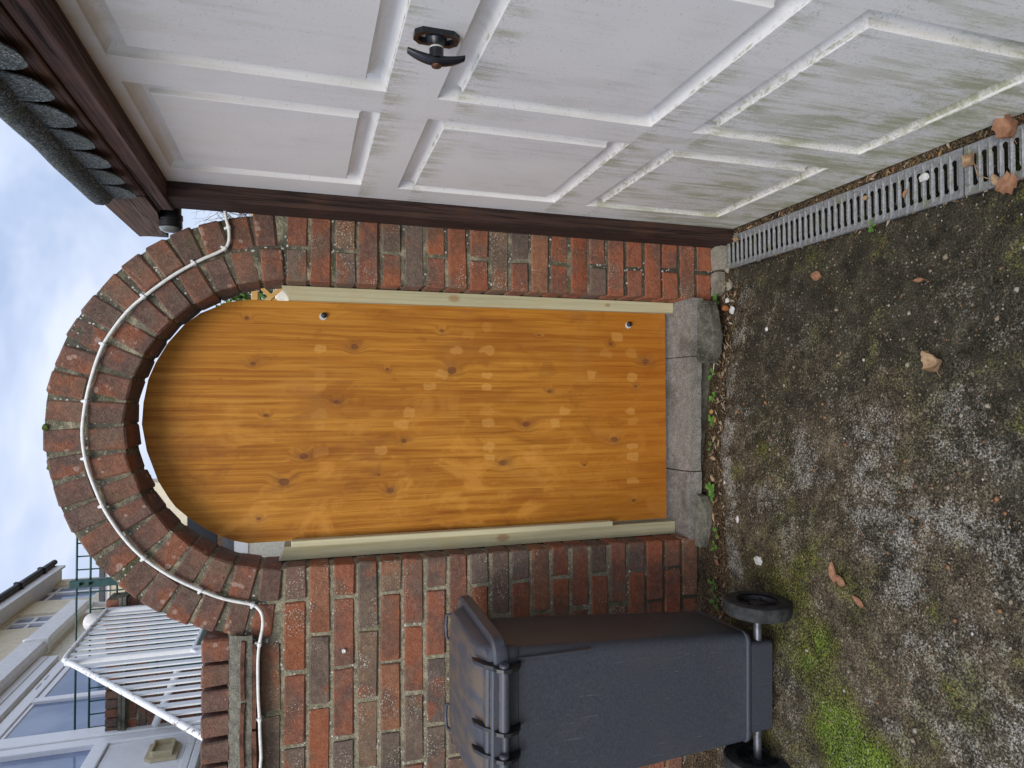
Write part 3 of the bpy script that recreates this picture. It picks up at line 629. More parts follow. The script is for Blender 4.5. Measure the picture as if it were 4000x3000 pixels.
# ------------------------------------------------------------------ step and loose slabs
def slab_mesh(outline, z_top, thick, amp=.0022, cell=.012, slope=None):
    bm = bmesh.new(); vs_ = [bm.verts.new((x, y, 0)) for x, y in outline]; fc = bm.faces.new(vs_)
    x0 = min(p[0] for p in outline); x1 = max(p[0] for p in outline); y0 = min(p[1] for p in outline); y1 = max(p[1] for p in outline)
    for k in range(1, int((x1-x0)/cell)+1):
        bmesh.ops.bisect_plane(bm, geom=bm.verts[:]+bm.edges[:]+bm.faces[:], plane_co=(x0+k*cell, 0, 0), plane_no=(1,0,0))
    for k in range(1, int((y1-y0)/cell)+1):
        bmesh.ops.bisect_plane(bm, geom=bm.verts[:]+bm.edges[:]+bm.faces[:], plane_co=(0, y0+k*cell, 0), plane_no=(0,1,0))
    r = bmesh.ops.extrude_face_region(bm, geom=bm.faces[:]); low = [v for v in r['geom'] if isinstance(v, bmesh.types.BMVert)]
    for v in low: v.co.z -= thick
    lows = set(low)
    for v in bm.verts:
        p = Vector((v.co.x, v.co.y, v.co.z))
        z = (slope(p.x, p.y) if slope else z_top)
        v.co.z += z
        d = mnoise.noise(p*30)*.5 + mnoise.noise(p*80)*.5
        v.co.z += d*amp*(1 if v not in lows else 2); edge = len([e for e in v.link_edges if any(len(f.verts) == 4 for f in e.link_faces)])
        v.co.x += mnoise.noise(p*25+Vector((7,3,1)))*amp*.7; v.co.y += mnoise.noise(p*25+Vector((1,9,4)))*amp*.7
    bmesh.ops.recalc_face_normals(bm, faces=bm.faces); me = bpy.data.meshes.new('slab'); bm.to_mesh(me); bm.free()
    for p in me.polygons: p.use_smooth = True
    me.set_sharp_from_angle(angle=R(45)); return me
def slab(name, me, mat, label=None, cat=None, parent=None, group=None):
    me.materials.append(mat); o = link(name, me, parent)
    if label: tag(o, label, cat, group)
    return o
stp = empty('door_step', 'cracked grey concrete step in three lengths under the wooden gate', 'step', (0,0,0))
slab('step_block', slab_mesh([(.192, -.028), (.412, -.034), (.415, .24), (.196, .24)], .044, .05), MAT['step'], parent=stp)
slab('step_block', slab_mesh([(-.243, -.016), (.03, -.024), (.189, -.028), (.193, .24), (-.25, .24)], .044, .045), MAT['step'], parent=stp)
slab('step_block', slab_mesh([(-.503, -.004), (-.247, -.014), (-.254, .24), (-.5, .24)], .044, .05), MAT['step'], parent=stp)
MB().quadbox((-.497, .03, -.16), (.409, .24, -.004)).obj('footing', MAT['slab'], stp)
slab('paving_slab', slab_mesh([(.166, -.036), (.163, -.078), (.200, -.098), (.262, -.104), (.330, -.094), (.395, -.082), (.402, -.037)], .0, .035, .0022, .01, lambda x, y: .021 + (y+.037)*.42), MAT['slab_dark'], 'dark mossy concrete slab leaning against the step on the garage side', 'slab')
slab('paving_slab', slab_mesh([(-.333, -.02), (-.338, -.034), (-.375, -.052), (-.405, -.062), (-.47, -.058), (-.51, -.050), (-.528, -.035), (-.525, -.012)], .0, .035, .0025, .01, lambda x, y: .022 + (y+.02)*.4), MAT['slab'], 'pale worn concrete slab leaning against the step on the bin side', 'slab')

# ------------------------------------------------------------------ garage
XD = .662
door = empty('garage_door', 'white panelled up-and-over garage door stained green with algae', 'garage door', (0,0,0))
ROWS = [(.065, .566), (.672, 1.176), (1.282, 1.79)]; COLS = [(-.755, -.235), (-1.385, -.86), (-2.01, -1.49)]
D0, D1, DZ0, DZ1 = -2.13, -.101, -.082, 1.845
ysl = sorted([D0, D1] + [y for c in COLS for y in c]); zsl = sorted([DZ0, DZ1] + [z for r in ROWS for z in r])
fm = MB()
for i in range(len(ysl)-1):
    for j in range(len(zsl)-1):
        if i % 2 == 1 and j % 2 == 1: continue
        n = len(fm.v); y0, y1, z0, z1 = ysl[i], ysl[i+1], zsl[j], zsl[j+1]
        fm.v += [(XD, y0, z0), (XD, y1, z0), (XD, y1, z1), (XD, y0, z1)]; fm.f.append((n, n+1, n+2, n+3))
n = len(fm.v)
fm.v += [(XD,D0,DZ0),(XD,D1,DZ0),(XD,D1,DZ1),(XD,D0,DZ1),(XD+.03,D0,DZ0),(XD+.03,D1,DZ0),(XD+.03,D1,DZ1),(XD+.03,D0,DZ1)]
fm.f += [(n,n+1,n+5,n+4),(n+1,n+2,n+6,n+5),(n+2,n+3,n+7,n+6),(n+3,n,n+4,n+7),(n+4,n+5,n+6,n+7)]
fo = link('door_frame', fm.mesh('door_frame', MAT['door'], fix=False), door)
PROF = [(0, 0), (.0012, .0012), (.0018, .0070), (.0032, .0095), (.008, .0165), (.015, .0225), (.024, .0250), (.033, .0215), (.0395, .0145), (.0425, .0120), (.0434, .0028), (.0455, .001), (.047, .001)]
for (y0, y1) in COLS:
    for (z0, z1) in ROWS:
        m = MB(); k = len(PROF)
        for off, dep in PROF:
            for (yy, zz) in ((y0+off, z0+off), (y1-off, z0+off), (y1-off, z1-off), (y0+off, z1-off)): m.v.append((XD + dep, yy, zz))
        for i in range(k-1):
            for j in range(4): j2 = (j+1) % 4; m.f.append((i*4+j, i*4+j2, (i+1)*4+j2, (i+1)*4+j))
        m.f.append(tuple(range((k-1)*4, k*4)))
        me = m.mesh('panel', MAT['door'], 30); me.materials.append(MAT['ledge'])
        sg = -1 if me.polygons[-1].normal.x > 0 else 1
        for p in me.polygons:
            if p.normal.z*sg > .88: p.material_index = 1        # dirt-catching ledges
        link('panel', me, door)
# handle
hd = empty('handle', '', '', (XD, -1.104, 1.224)); del hd['label'], hd['category']; hd.parent = door; hd.name = 'handle'
m = MB(); outl = []
def stad(w_, h_, n=8, cut=.012):
    return [(-w_/2+cut, -h_/2), (w_/2-cut, -h_/2), (w_/2, -h_/2+cut), (w_/2, h_/2-cut), (w_/2-cut, h_/2), (-w_/2+cut, h_/2), (-w_/2, h_/2-cut), (-w_/2, -h_/2+cut)]
pl = MB()
for side_ in (-1, 1):
    a = stad(.05, .076); b = stad(.030, .060)
oa, ob = stad(.042, .078), stad(.026, .064, cut=.009); nA = len(oa); pl = MB()
for d in (0, -.010):
    for pts in (oa, ob):
        for (y, z) in pts: pl.v.append((d, y, z))
for i in range(nA):
    j = (i+1) % nA
    pl.f += [(i, j, nA+j, nA+i), (2*nA+i, 2*nA+j, 3*nA+j, 3*nA+i), (i, j, 2*nA+j, 2*nA+i), (nA+i, nA+j, 3*nA+j, 3*nA+i)]
pl.obj('backplate', MAT['blackgloss'], hd)
MB().lathe([(-.0005, .0), (-.0005, .0185), (-.004, .019), (-.008, .0175), (-.014, .0145), (-.02, .0125), (-.043, .0125)], (0,0,0), (1,0,0), 18).obj('stem', MAT['blackgloss'], hd, 40)
MB().lathe([(0, .0127), (.002, .0130), (.003, .0127)], (-.026, 0, 0), (1,0,0), 18).obj('collar', MAT['paper'], hd, 40)
gr = MB(); rings = []
for i in range(13):
    t = i/12*2-1; z = t*.050; dx = -.046 + .009*t*t*1.3; hw = .0085*(1-.35*abs(t)**3); hh = .0085*(1-.42*t*t)
    rings.append([(dx + hh*math.cos(a), hw*1.25*math.sin(a), z) for a in [2*math.pi*k/10 for k in range(10)]])
gr.loft(rings); gr.obj('grip', MAT['blackgloss'], hd, 50)
MB().lathe([(0, .0085), (-.003, .0085), (-.004, .006), (-.004, .0)], (-.0535, 0, 0), (1,0,0), 14).obj('lock_barrel', MAT['rust'], hd, 40)

gf = empty('garage_frame', 'dark brown stained timber frame and fascia round the garage door', 'door frame', (0,0,0))
MB().cbox((.613, -.117, -.10), (.70, -.001, 1.86), .003, .001, rng).obj('post', MAT['darkwood'], gf)
MB().cbox((.606, -2.45, 1.818), (.75, .0, 1.8635), .003, .0015, rng).obj('lintel', MAT['darkwood_y'], gf)
MB().cbox((.6, -2.45, 1.8665), (.64, -.16, 2.0), .003, .0015, rng).obj('fascia', MAT['darkwood_y'], gf)
MB().prism([(-.158, 1.868), (.0, 1.866), (.315, 1.905), (.345, 1.985), (-.158, 1.997)], (.597, 0, 0), (0,1,0), (0,0,1), (.03, 0, 0)).obj('fascia', MAT['greywood'], gf)
roof = empty('garage_roof', 'grey mineral felt garage roof with a scalloped drip edge over the door', 'roof', (0,0,0))
prof = [(.90, 2.03), (.66, 2.025), (.60, 2.015), (.575, 2.001), (.5635, 1.985), (.563, 1.967), (.571, 1.951), (.588, 1.9415), (.592, 1.9475), (.577, 1.957), (.570, 1.970), (.571, 1.983), (.58, 1.995), (.61, 2.006), (.66, 2.012), (.90, 2.018)]
rm = MB(); ring_ = []
for i in range(60):
    y = -2.46 + (2.46-.165)*i/59; ring_.append([(x + mnoise.noise(Vector((y*5, x*3, 2)))*.0035, y, z + mnoise.noise(Vector((y*6, x*2, 9)))*.003) for x, z in prof])
y = -.150; ring_.append([(x*.55 + .60*.45, y + .006, z*.8+1.975*.2) if x < .7 else (x, y, z) for x, z in prof])
rm.loft(ring_); rm.obj('felt_nosing', MAT['felt'], roof, 40)
for k in range(18):
    y1 = -.178 - .1245*k; y0 = y1 - .1225; n = 12; tb = MB()
    for d in (0, .0032):
        for i in range(n+1):
            t = i/n*2-1; yy = lerp(y0, y1, i/n); zb = 1.948 - .076*math.sqrt(max(0, 1-abs(t)**2.2))
            for j in range(5):
                zz = lerp(1.952, zb, j/4); tb.v.append((.5865 - .010*(j/4)**1.5*(1-abs(t)*.6) + d, yy, zz))
    w_ = 5*(n+1)
    for i in range(n):
        for j in range(4):
            a = i*5+j; tb.f += [(a, a+1, a+6, a+5), (w_+a, w_+a+5, w_+a+6, w_+a+1)]
        tb.f.append((i*5+4, w_+i*5+4, w_+i*5+9, i*5+9))
    tb.f += [(0,1,w_+1,w_), ]
    tb.obj('felt_tab', MAT['felt'], roof, 50)
MB().quadbox((.645, -2.5, 1.93), (3.4, .55, 2.0)).obj('roof_deck', MAT['roofdeck'], roof)
gw = empty('garage_wall', 'brick side wall of the garage hidden behind the frame', 'wall')
del gw['label'], gw['category']; gw['label'] = 'rendered garage wall behind the door frame'; gw['category'] = 'wall'
MB().quadbox((.88, .22, -.1), (1.0, .85, 1.93)).obj('wall_face', MAT['cream'], gw)
MB().quadbox((2.4, -2.5, -.1), (2.5, .85, 1.93)).obj('wall_face', MAT['cream'], gw)
lamp = empty('outdoor_lamp', 'small round black lamp with a glass face under the garage fascia', 'lamp', (0,0,0))
LC = (.0, .10, 1.846)
MB().lathe([(.70, 0), (.70, .031), (.617, .031), (.6165, .0355), (.602, .036), (.6, .034), (.578, .035), (.575, .0)], LC, (1,0,0), 28).obj('housing', MAT['black'], lamp, 35)
MB().lathe([(.5755, .033), (.569, .030), (.564, .021), (.562, .010), (.5615, 0)], LC, (1,0,0), 24).obj('lens', MAT['lens'], lamp, True)

# ------------------------------------------------------------------ drain grates
def grate_mesh(n_slot, pitch):
    wd = .118; bm = bmesh.new(); P = pitch
    sx0, sx1 = .018, .096                               # slot ends across the grate (from the drive side)
    hw = .0047; rr = .0066
    def cell(y0, last):
        out = [(0, y0), (wd, y0), (wd, y0-P), (0, y0-P)]; yc = y0 - P*.5
        hole = []
        for k in range(7):                              # round end, offset to one side
            a = math.pi*(.42 + k/6*1.16); hole.append((sx0 + rr + rr*math.cos(a), yc - .0016 + rr*math.sin(a)))
        hole += [(sx0+.016, yc - hw), (sx1-.016, yc - hw)]
        for k in range(7):
            a = -math.pi*.58 + k/6*math.pi*1.16; hole.append((sx1 - rr + rr*math.cos(a), yc + .0016 + rr*math.sin(a)))
        hole += [(sx1-.016, yc + hw), (sx0+.016, yc + hw)]
        return out, hole
    for i in range(n_slot):
        o_, h_ = cell(-.0105 - i*P, i == n_slot-1)
        ov = [bm.verts.new((x, y, 0)) for x, y in o_]; hv = [bm.verts.new((x, y, 0)) for x, y in h_]
        ed = [bm.edges.new((ov[k], ov[(k+1) % 4])) for k in range(4)] + [bm.edges.new((hv[k], hv[(k+1) % len(hv)])) for k in range(len(hv))]
        bmesh.ops.triangle_fill(bm, use_beauty=True, edges=ed)
    for (ya, yb_) in ((0, -.0105), (-.0105 - n_slot*P, -.021 - n_slot*P)):
        q = [bm.verts.new(p) for p in ((0, ya, 0), (wd, ya, 0), (wd, yb_, 0), (0, yb_, 0))]; bm.faces.new(q)
    bmesh.ops.remove_doubles(bm, verts=bm.verts, dist=1e-5); bmesh.ops.recalc_face_normals(bm, faces=bm.faces)
    if sum(f.normal.z for f in bm.faces) < 0: bmesh.ops.reverse_faces(bm, faces=bm.faces)
    top = bm.faces[:]
    r = bmesh.ops.extrude_face_region(bm, geom=top)
    for v in r['geom']:
        if isinstance(v, bmesh.types.BMVert): v.co.z += .004
    # pressed slots: their edges dip below the bars
    for v in bm.verts:
        if v.co.z > .002:
            ph = ((-v.co.y - .0105) / P) % 1.0
            if .014 < v.co.x < .104 and .15 < ph < .85: v.co.z -= .0034
    bmesh.ops.recalc_face_normals(bm, faces=bm.faces); me = bpy.data.meshes.new('grating'); bm.to_mesh(me); bm.free(); me.materials.append(MAT['galv'])
    return me
gme = grate_mesh(37, .02505)
for i, (y, lab) in enumerate(((-.078, 'galvanised slotted drain grate nearest the gate pier, along the garage door'), (-1.030, 'second galvanised drain grate, running towards the viewer with leaves on it'))):
    e = empty('drain_grate', lab, 'drain', (.5185, y, -.0865), 'drain grates'); link('grating', gme, e)
    lipm = MB(); lipm.quadbox((-.0015, -.948, -.03), (-.0003, 0, .0035)); lipm.quadbox((.1183, -.948, -.03), (.1195, 0, .0035)); lipm.obj('rim', MAT['galv'], e)

# ------------------------------------------------------------------ white cable with clips
cab = empty('white_cable', 'white electric cable clipped round the brick arch and under the coping', 'cable', (0,0,0))
CP = [(.625,1.676),(.611,1.675),(.589,1.671),(.564,1.665),(.54,1.6625),(.518,1.6645),(.5,1.673),(.483,1.697),(.457,1.745),(.406,1.82),(.341,1.895),(.289,1.944),(.219,1.989),(.164,2.013),(.069,2.038),(-.021,2.051),(-.088,2.052),(-.165,2.039),(-.251,2.01),(-.301,1.988),(-.371,1.945),(-.433,1.894),(-.494,1.821),(-.542,1.741),(-.576,1.671),(-.600,1.593),(-.614,1.572),(-.632,1.561),(-.655,1.5575),(-.679,1.5595),(-.713,1.566),(-.765,1.5705),(-.872,1.569),(-.94,1.565),(-.996,1.563),(-1.058,1.56),(-1.106,1.562),(-1.3,1.561),(-1.6,1.563)]
def catmull(P, n=5):
    out = []
    for i in range(len(P)-1):
        p0, p1, p2, p3 = P[max(i-1,0)], P[i], P[i+1], P[min(i+2, len(P)-1)]
        for k in range(n):
            t = k/n; out.append(tuple(.5*((2*b) + (-a+c)*t + (2*a-5*b+4*c-d)*t*t + (-a+3*b-3*c+d)*t**3) for a, b, c, d in zip(p0, p1, p2, p3)))
    return out + [P[-1]]
path = [(x, (-.0105 if x > -.60 else (-.034 if x < -.70 else -.0105 - .0235*(-.60-x)/.10)) + .0015*mnoise.noise(Vector((x*9, z*9, 0))), z) for x, z in catmull(CP)]
path[0] = (.66, .02, 1.678); path.insert(1, (.635, -.006, 1.677))
MB().tube(path, .0050, 10).obj('sheath', MAT['cable'], cab, True)
CL = [(.57,1.665),(.501,1.672),(.449,1.753),(.341,1.893),(.198,1.999),(.04,2.043),(-.127,2.047),(-.274,2.0),(-.437,1.889),(-.540,1.744),(-.601,1.590),(-.714,1.566),(-.941,1.565),(-1.2,1.561)]
pa = [Vector(p) for p in path]
for (x, z) in CL:
    i = min(range(len(pa)), key=lambda q: (pa[q].x-x)**2 + (pa[q].z-z)**2); d = (pa[min(i+1,len(pa)-1)] - pa[max(i-1,0)]); a = math.atan2(d.z, d.x)
    m = MB(); hook = [(-.0066, .0062), (-.0066, -.012), (-.004, -.0175), (.0, -.0185), (.004, -.0175), (.0066, -.012), (.0066, .0062), (.0048, .0062), (.0048, -.0115), (.0, -.0155), (-.0048, -.0115), (-.0048, .0062)]
    m.prism(hook, (0,0,0), (0,0,1), (0,1,0), (.010, 0, 0)); m.lathe([(0, .0045), (-.011, .0042), (-.0125, .003), (-.0125, 0)], (.005, .004, -.010), (0,1,0), 10)
    o = m.obj('clip', MAT['clip'], cab, loc=(pa[i].x, pa[i].y + .0095, pa[i].z)); o.rotation_euler = (0, -a if abs(a) < 1.6 else -a, 0)
ck = MB().lathe([(0, .0062), (-.008, .006), (-.009, .004), (-.0065, .003), (-.0065, 0)], (-.776, -.0005, 1.314), (0,1,0), 12).obj('cable_clip', MAT['clip'], None, 40)
tag(ck, 'lone white cable clip left on a brick above the bin', 'clip')

# ------------------------------------------------------------------ wheelie bin
wb = empty('wheelie_bin', 'dark grey wheelie bin standing with its back to the viewer', 'bin', (-.84, -.515, .018), rz=R(-1.0))
def rrect(hw, y0, y1, z, r, n=5, fw=1.):
    out = []
    for cx, cy, a0 in ((hw-r, y0+r, -90), (hw-r, y1-r, 0), (-hw+r, y1-r, 90), (-hw+r, y0+r, 180)):
        for k in range(n+1):
            a = R(a0 + 90*k/n); y = cy + r*math.sin(a); out.append(((cx + r*math.cos(a))*lerp(1, fw, (y-y0)/(y1-y0)), y, z))   # plan narrows towards the front
    return out
body = [rrect(.158, .012, .28, .136, .03, 5, .87), rrect(.164, .004, .29, .138, .03, 5, .87), rrect(.169, -.002, .30, .143, .03, 5, .87), rrect(.169, -.002, .30, .150, .03, 5, .87), rrect(.1665, .0025, .30, .153, .03, 5, .87)]
for i in range(9):
    t = i/8; body.append(rrect(lerp(.168, .208, t), lerp(.003, -.004, t), lerp(.30, .40, t), lerp(.157, .872, t), .032, 5, lerp(.87, .76, t)))
body += [rrect(.212, -.007, .405, .874, .032, 5, .80), rrect(.216, -.012, .41, .895, .034, 5, .80), rrect(.216, -.012, .41, .908, .034, 5, .80)]
MB().loft(body).obj('body', MAT['bin'], wb, 30)
MB().loft([rrect(.132, .004, .10, .060, .012), rrect(.135, .000, .11, .064, .014), rrect(.138, -.001, .11, .137, .014)]).obj('axle_housing', MAT['bin'], wb, 35)
MB().cbox((.178, -.0135, .665), (.1835, .01, .875), .0015).obj('rib', MAT['bin'], wb)
MB().cbox((-.1835, -.0135, .665), (-.178, .01, .875), .0015).obj('rib', MAT['bin'], wb)
# lid: flared lip, dome, hinge flap
lid = [rrect(.2285, -.018, .428, .906, .045), rrect(.2345, -.020, .436, .912, .05), rrect(.2335, -.018, .436, .938, .05), rrect(.2265, -.010, .430, .9435, .048), rrect(.2105, .000, .414, .9345, .045), rrect(.2065, .004, .408, .938, .045), rrect(.203, .012, .404, .954, .045), rrect(.196, .050, .398, .970, .045), rrect(.184, .082, .385, .977, .05), rrect(.155, .105, .365, .9815, .05), rrect(.08, .16, .31, .9835, .05)]
lo = MB().loft(lid).obj('lid', MAT['lid'], wb, 32)
MB().cbox((-.185, -.026, .918), (.165, .004, .952), .004).obj('hinge_flap', MAT['lid'], lo)
MB().cbox((-.185, -.006, .945), (.165, .05, .962), .006).obj('hinge_flap', MAT['lid'], lo)
for xc in (.125, -.165):
    m = MB(); m.tube([(xc-.042, .40, .955), (xc-.04, .43, .968), (xc-.036, .445, .974), (xc, .448, .976), (xc+.036, .445, .974), (xc+.04, .43, .968), (xc+.042, .40, .955)], .0055, 8); m.obj('lid_handle', MAT['lid'], lo, 50)
brk = [(.062, .985), (.030, .985), (-.002, .968), (-.022, .948), (-.040, .944), (-.052, .928), (-.053, .908), (-.045, .888), (-.022, .872), (.0, .866), (.004, .90), (.0, .935), (.03, .962)]
for xb in (.168, .004, -.066, -.19):
    MB().prism(brk, (xb-.0045, 0, 0), (0,1,0), (0,0,1), (.009, 0, 0)).obj('hinge_bracket', MAT['black'], wb)
    MB().lathe([(0, .0135), (.008, .0135), (.011, .010), (.011, 0)], (xb+.003, -.034, .921), (1,0,0), 16).obj('hinge_pin', MAT['lid'], wb, 40)
for xa, xb in ((.010, .162), (-.184, -.072)): MB().tube([(xa, -.034, .921), (xb, -.034, .921)], .0145, 16).obj('handle_bar', MAT['lid'], wb, 50)
MB().tube([(-.062, -.022, .914), (.0, -.022, .914)], .011, 12).obj('handle_bar', MAT['bin'], wb, 50)
MB().tube([(-.235, .022, .100), (.235, .022, .100)], .0125, 14).obj('axle', MAT['axle'], wb, 50)
for sx in (1, -1):
    t = MB().lathe([(-.021, .062), (-.0225, .072), (-.0225, .088), (-.019, .0965), (-.012, .0995), (.012, .0995), (.019, .0965), (.0225, .088), (.0225, .072), (.021, .062)], (.236*sx, .022, .100), (1,0,0), 40).obj('wheel', MAT['rubber'], wb, 30)
    h = MB().lathe([(.018, .0625), (.017, .058), (.006, .055), (.004, .024), (.012, .022), (.014, .016), (.014, 0)], (.236*sx, .022, .100), (1,0,0), 32)
    h.lathe([(-.018, .0625), (-.017, .058), (-.006, .055), (-.004, .024), (-.010, .022), (-.010, 0)], (.236*sx, .022, .100), (1,0,0), 32)
    for k in range(6):
        a = R(60*k+15); c, s_ = math.cos(a), math.sin(a)
        h.prism([(.020, -.003), (.057, -.003), (.057, .003), (.020, .003)], (.236*sx-.013, .022, .100), (0, c, s_), (0, -s_, c), (.026, 0, 0))
    h.obj('hub', MAT['hub'], t, 30)

# ------------------------------------------------------------------ background: house on the terrace
ter = MB().quadbox((-9, 16.4, -.1), (-1.2, 30, 2.08)); o = ter.obj('terrace', MAT['slab']); o['kind'] = 'structure'
st = empty('garden_stairs', 'concrete garden stairs and landing below the white balustrade', 'stairs')
MB().quadbox((-2.7, 2.9, -.1), (-1.64, 4.08, 2.08)).obj('landing', MAT['slab'], st)
for k in range(6): MB().quadbox((-2.7, 2.9-.25*(k+1), -.1), (-1.64, 2.9-.25*k-.002, 1.9-.18*k)).obj('tread', MAT['slab'], st)
hs = empty('house', 'cream rendered house extension with white windows and gutter behind the wall', 'house')
HX = -2.72
MB().quadbox((-3.4, 2.2, -.1), (HX-.03, 8.22, 4.25)).obj('wall', MAT['cream2'], hs)
g = MB(); gp = [(0,4.30),(.0,4.14),(.035,4.105),(.10,4.10),(.135,4.13),(.15,4.32),(.138,4.32),(.125,4.145),(.09,4.118),(.04,4.12),(.012,4.15),(.012,4.30)]
g.prism(gp, (HX, 2.0, 0), (1,0,0), (0,0,1), (0, 5.9, 0)); g.obj('gutter', MAT['soffitwhite'], hs)
for y in (6.35, 4.9, 3.5): MB().cbox((HX-.005, y-.03, 4.085), (HX+.166, y+.03, 4.33), .006).obj('gutter_bracket', MAT['soffitwhite'], hs)
MB().tube([(HX+.075, 7.86, 4.16), (HX+.075, 7.90, 4.10), (HX+.05, 7.95, 4.02), (HX+.02, 8.0, 3.9), (HX+.02, 8.0, 2.1)], .034, 12).obj('downpipe', MAT['white'], hs, 50)
MB().lathe([(-.05, .046), (.05, .046)], (HX+.075, 7.87, 4.12), (0,.2,-1), 14).obj('pipe_joint', MAT['white'], hs, 50)
MB().cbox((HX-.03, 2.2, 4.03), (HX+.03, 6.14, 4.15), .004).obj('fascia_board', MAT['white'], hs)
MB().cbox((HX-.03, 2.2, 3.935), (HX+.024, 6.14, 4.026), .004).obj('fascia_board', MAT['white'], hs)
def fbox(y0, y1, z0, z1, x1, parent, mat='white', name='window_frame', x0=-.06): return MB().cbox((HX+x0, y0, z0), (HX+x1, y1, z1), .006).obj(name, MAT[mat], parent)
w1 = empty('window', '', ''); del w1['label'], w1['category']; w1.parent = hs
fbox(4.2, 6.10, 3.80, 3.90, .0, w1); fbox(4.2, 6.1, 2.25, 2.35, .0, w1); fbox(5.99, 6.10, 2.35, 3.80, .0, w1); fbox(4.965, 5.055, 2.35, 3.80, .006, w1); fbox(4.2, 4.26, 2.35, 3.80, .0, w1)
fbox(5.06, 5.985, 3.735, 3.795, -.012, w1); fbox(4.265, 4.96, 3.765, 3.798, -.012, w1)
MB().cbox((HX-.002, 5.28, 3.862), (HX+.004, 5.42, 3.868), .001).obj('trickle_vent', MAT['black'], w1); MB().cbox((HX-.002, 5.50, 3.862), (HX+.004, 5.62, 3.868), .001).obj('trickle_vent', MAT['black'], w1)
for a, b in ((5.055, 5.99), (4.26, 4.965)): MB().quadbox((HX-.045, a, 2.35), (HX-.022, b, 3.8)).obj('pane', MAT['glass'], w1)
dr = empty('door', '', ''); del dr['label'], dr['category']; dr.parent = hs
fbox(4.03, 4.198, 2.2, 3.90, .03, dr, name='door_frame'); fbox(3.915, 4.02, 2.26, 3.90, .018, dr, name='door_stile'); fbox(2.6, 3.91, 2.915, 3.02, .018, dr, name='door_rail'); fbox(2.6, 3.91, 2.262, 2.315, .018, dr, name='door_rail')
fbox(2.6, 3.91, 2.32, 2.91, -.004, dr, name='door_panel'); MB().quadbox((HX-.05, 2.6, 3.02), (HX-.025, 3.915, 3.86)).obj('pane', MAT['glass'], dr)
fbox(2.6, 3.91, 3.83, 3.9, .018, dr, name='door_rail'); fbox(2.4, 4.1, 2.19, 2.245, .04, dr, name='door_sill')
fl = MB(); fl.prism([(3.50,2.36),(3.50,2.54),(3.54,2.59),(3.77,2.59),(3.77,2.40),(3.72,2.36)], (HX-.002,0,0), (0,1,0), (0,0,1), (.022,0,0)); fl.obj('pet_flap', MAT['ivory'], dr)
f2 = MB(); oa = [(3.535,2.395),(3.535,2.53),(3.56,2.555),(3.745,2.555),(3.745,2.42),(3.715,2.395)]; ib = [(3.55,2.41),(3.55,2.525),(3.565,2.54),(3.73,2.54),(3.73,2.425),(3.708,2.41)]
for d in (.018, .06):
    for P_ in (oa, ib):
        for (y, z) in P_: f2.v.append((HX + d, y, z))
for i in range(6):
    j = (i+1) % 6; f2.f += [(i,j,12+j,12+i), (6+i,6+j,18+j,18+i), (12+i,12+j,18+j,18+i)]
f2.obj('flap_tunnel', MAT['ivory'], dr)
# taller house beyond
h2 = empty('tall_house', 'taller cream house with a dark gutter and two upper windows behind the extension', 'house')
TX = -4.2
MB().quadbox((-8, 6, -.1), (TX-.12, 16.2, 7.2)).obj('wall', MAT['cream'], h2)
for a, b, c_, d_ in ((6, 12.5, 2., 7.2), (13.42, 14.37, 2., 7.2), (15.68, 16.22, 2., 7.2), (12.5, 13.42, 6.82, 7.2), (12.5, 13.42, 2., 5.7), (14.37, 15.68, 7.08, 7.2), (14.37, 15.68, 2., 5.75)):
    MB().quadbox((TX-.1, a, c_), (TX, b, d_)).obj('wall', MAT['cream'], h2)
MB().quadbox((TX-.2, 5.5, 6.87), (TX+.34, 16.15, 6.93)).obj('soffit', MAT['soffitwhite'], h2); MB().quadbox((TX+.30, 5.5, 6.80), (TX+.35, 16.15, 7.06)).obj('fascia', MAT['soffitwhite'], h2)
MB().tube([(TX+.42, 5.5, 7.04), (TX+.42, 16.2, 7.04)], .065, 12).obj('gutter', MAT['darkroof'], h2, 50)
for y in (9.5, 11.0, 12.6, 14.1, 15.4): MB().cbox((TX+.34, y-.05, 6.95), (TX+.495, y+.05, 7.12), .01).obj('gutter_bracket', MAT['darkroof'], h2)
rf = MB(); rf.prism([(TX+.45, 7.08), (TX-3, 8.9), (TX-3, 8.8), (TX+.42, 6.98)], (0, 5.4, 0), (1,0,0), (0,0,1), (0, 10.75, 0)); rf.obj('roof', MAT['darkroof'], h2)
for (y0, y1, z0, z1, ym, zm) in ((14.37, 15.68, 5.75, 7.08, 15.15, 6.72), (12.5, 13.42, 5.7, 6.82, 12.95, 6.45)):
    wv = empty('window', '', ''); del wv['label'], wv['category']; wv.parent = h2
    def fb(a, b, c_, d_, x=.0): return MB().quadbox((TX-.12, a, c_), (TX-.05+x, b, d_)).obj('window_frame', MAT['white'], wv)
    fb(y0, y1, z0, z0+.07); fb(y0, y1, z1-.07, z1); fb(y0, y0+.07, z0+.07, z1-.07); fb(y1-.07, y1, z0+.07, z1-.07); fb(ym-.05, ym+.05, z0+.07, z1-.07, .01); fb(y0+.07, y1-.07, zm-.03, zm+.03, -.005)
    MB().quadbox((TX-.11, y0+.05, z0+.05), (TX-.09, y1-.05, z1-.05)).obj('pane', MAT['glass'], wv)
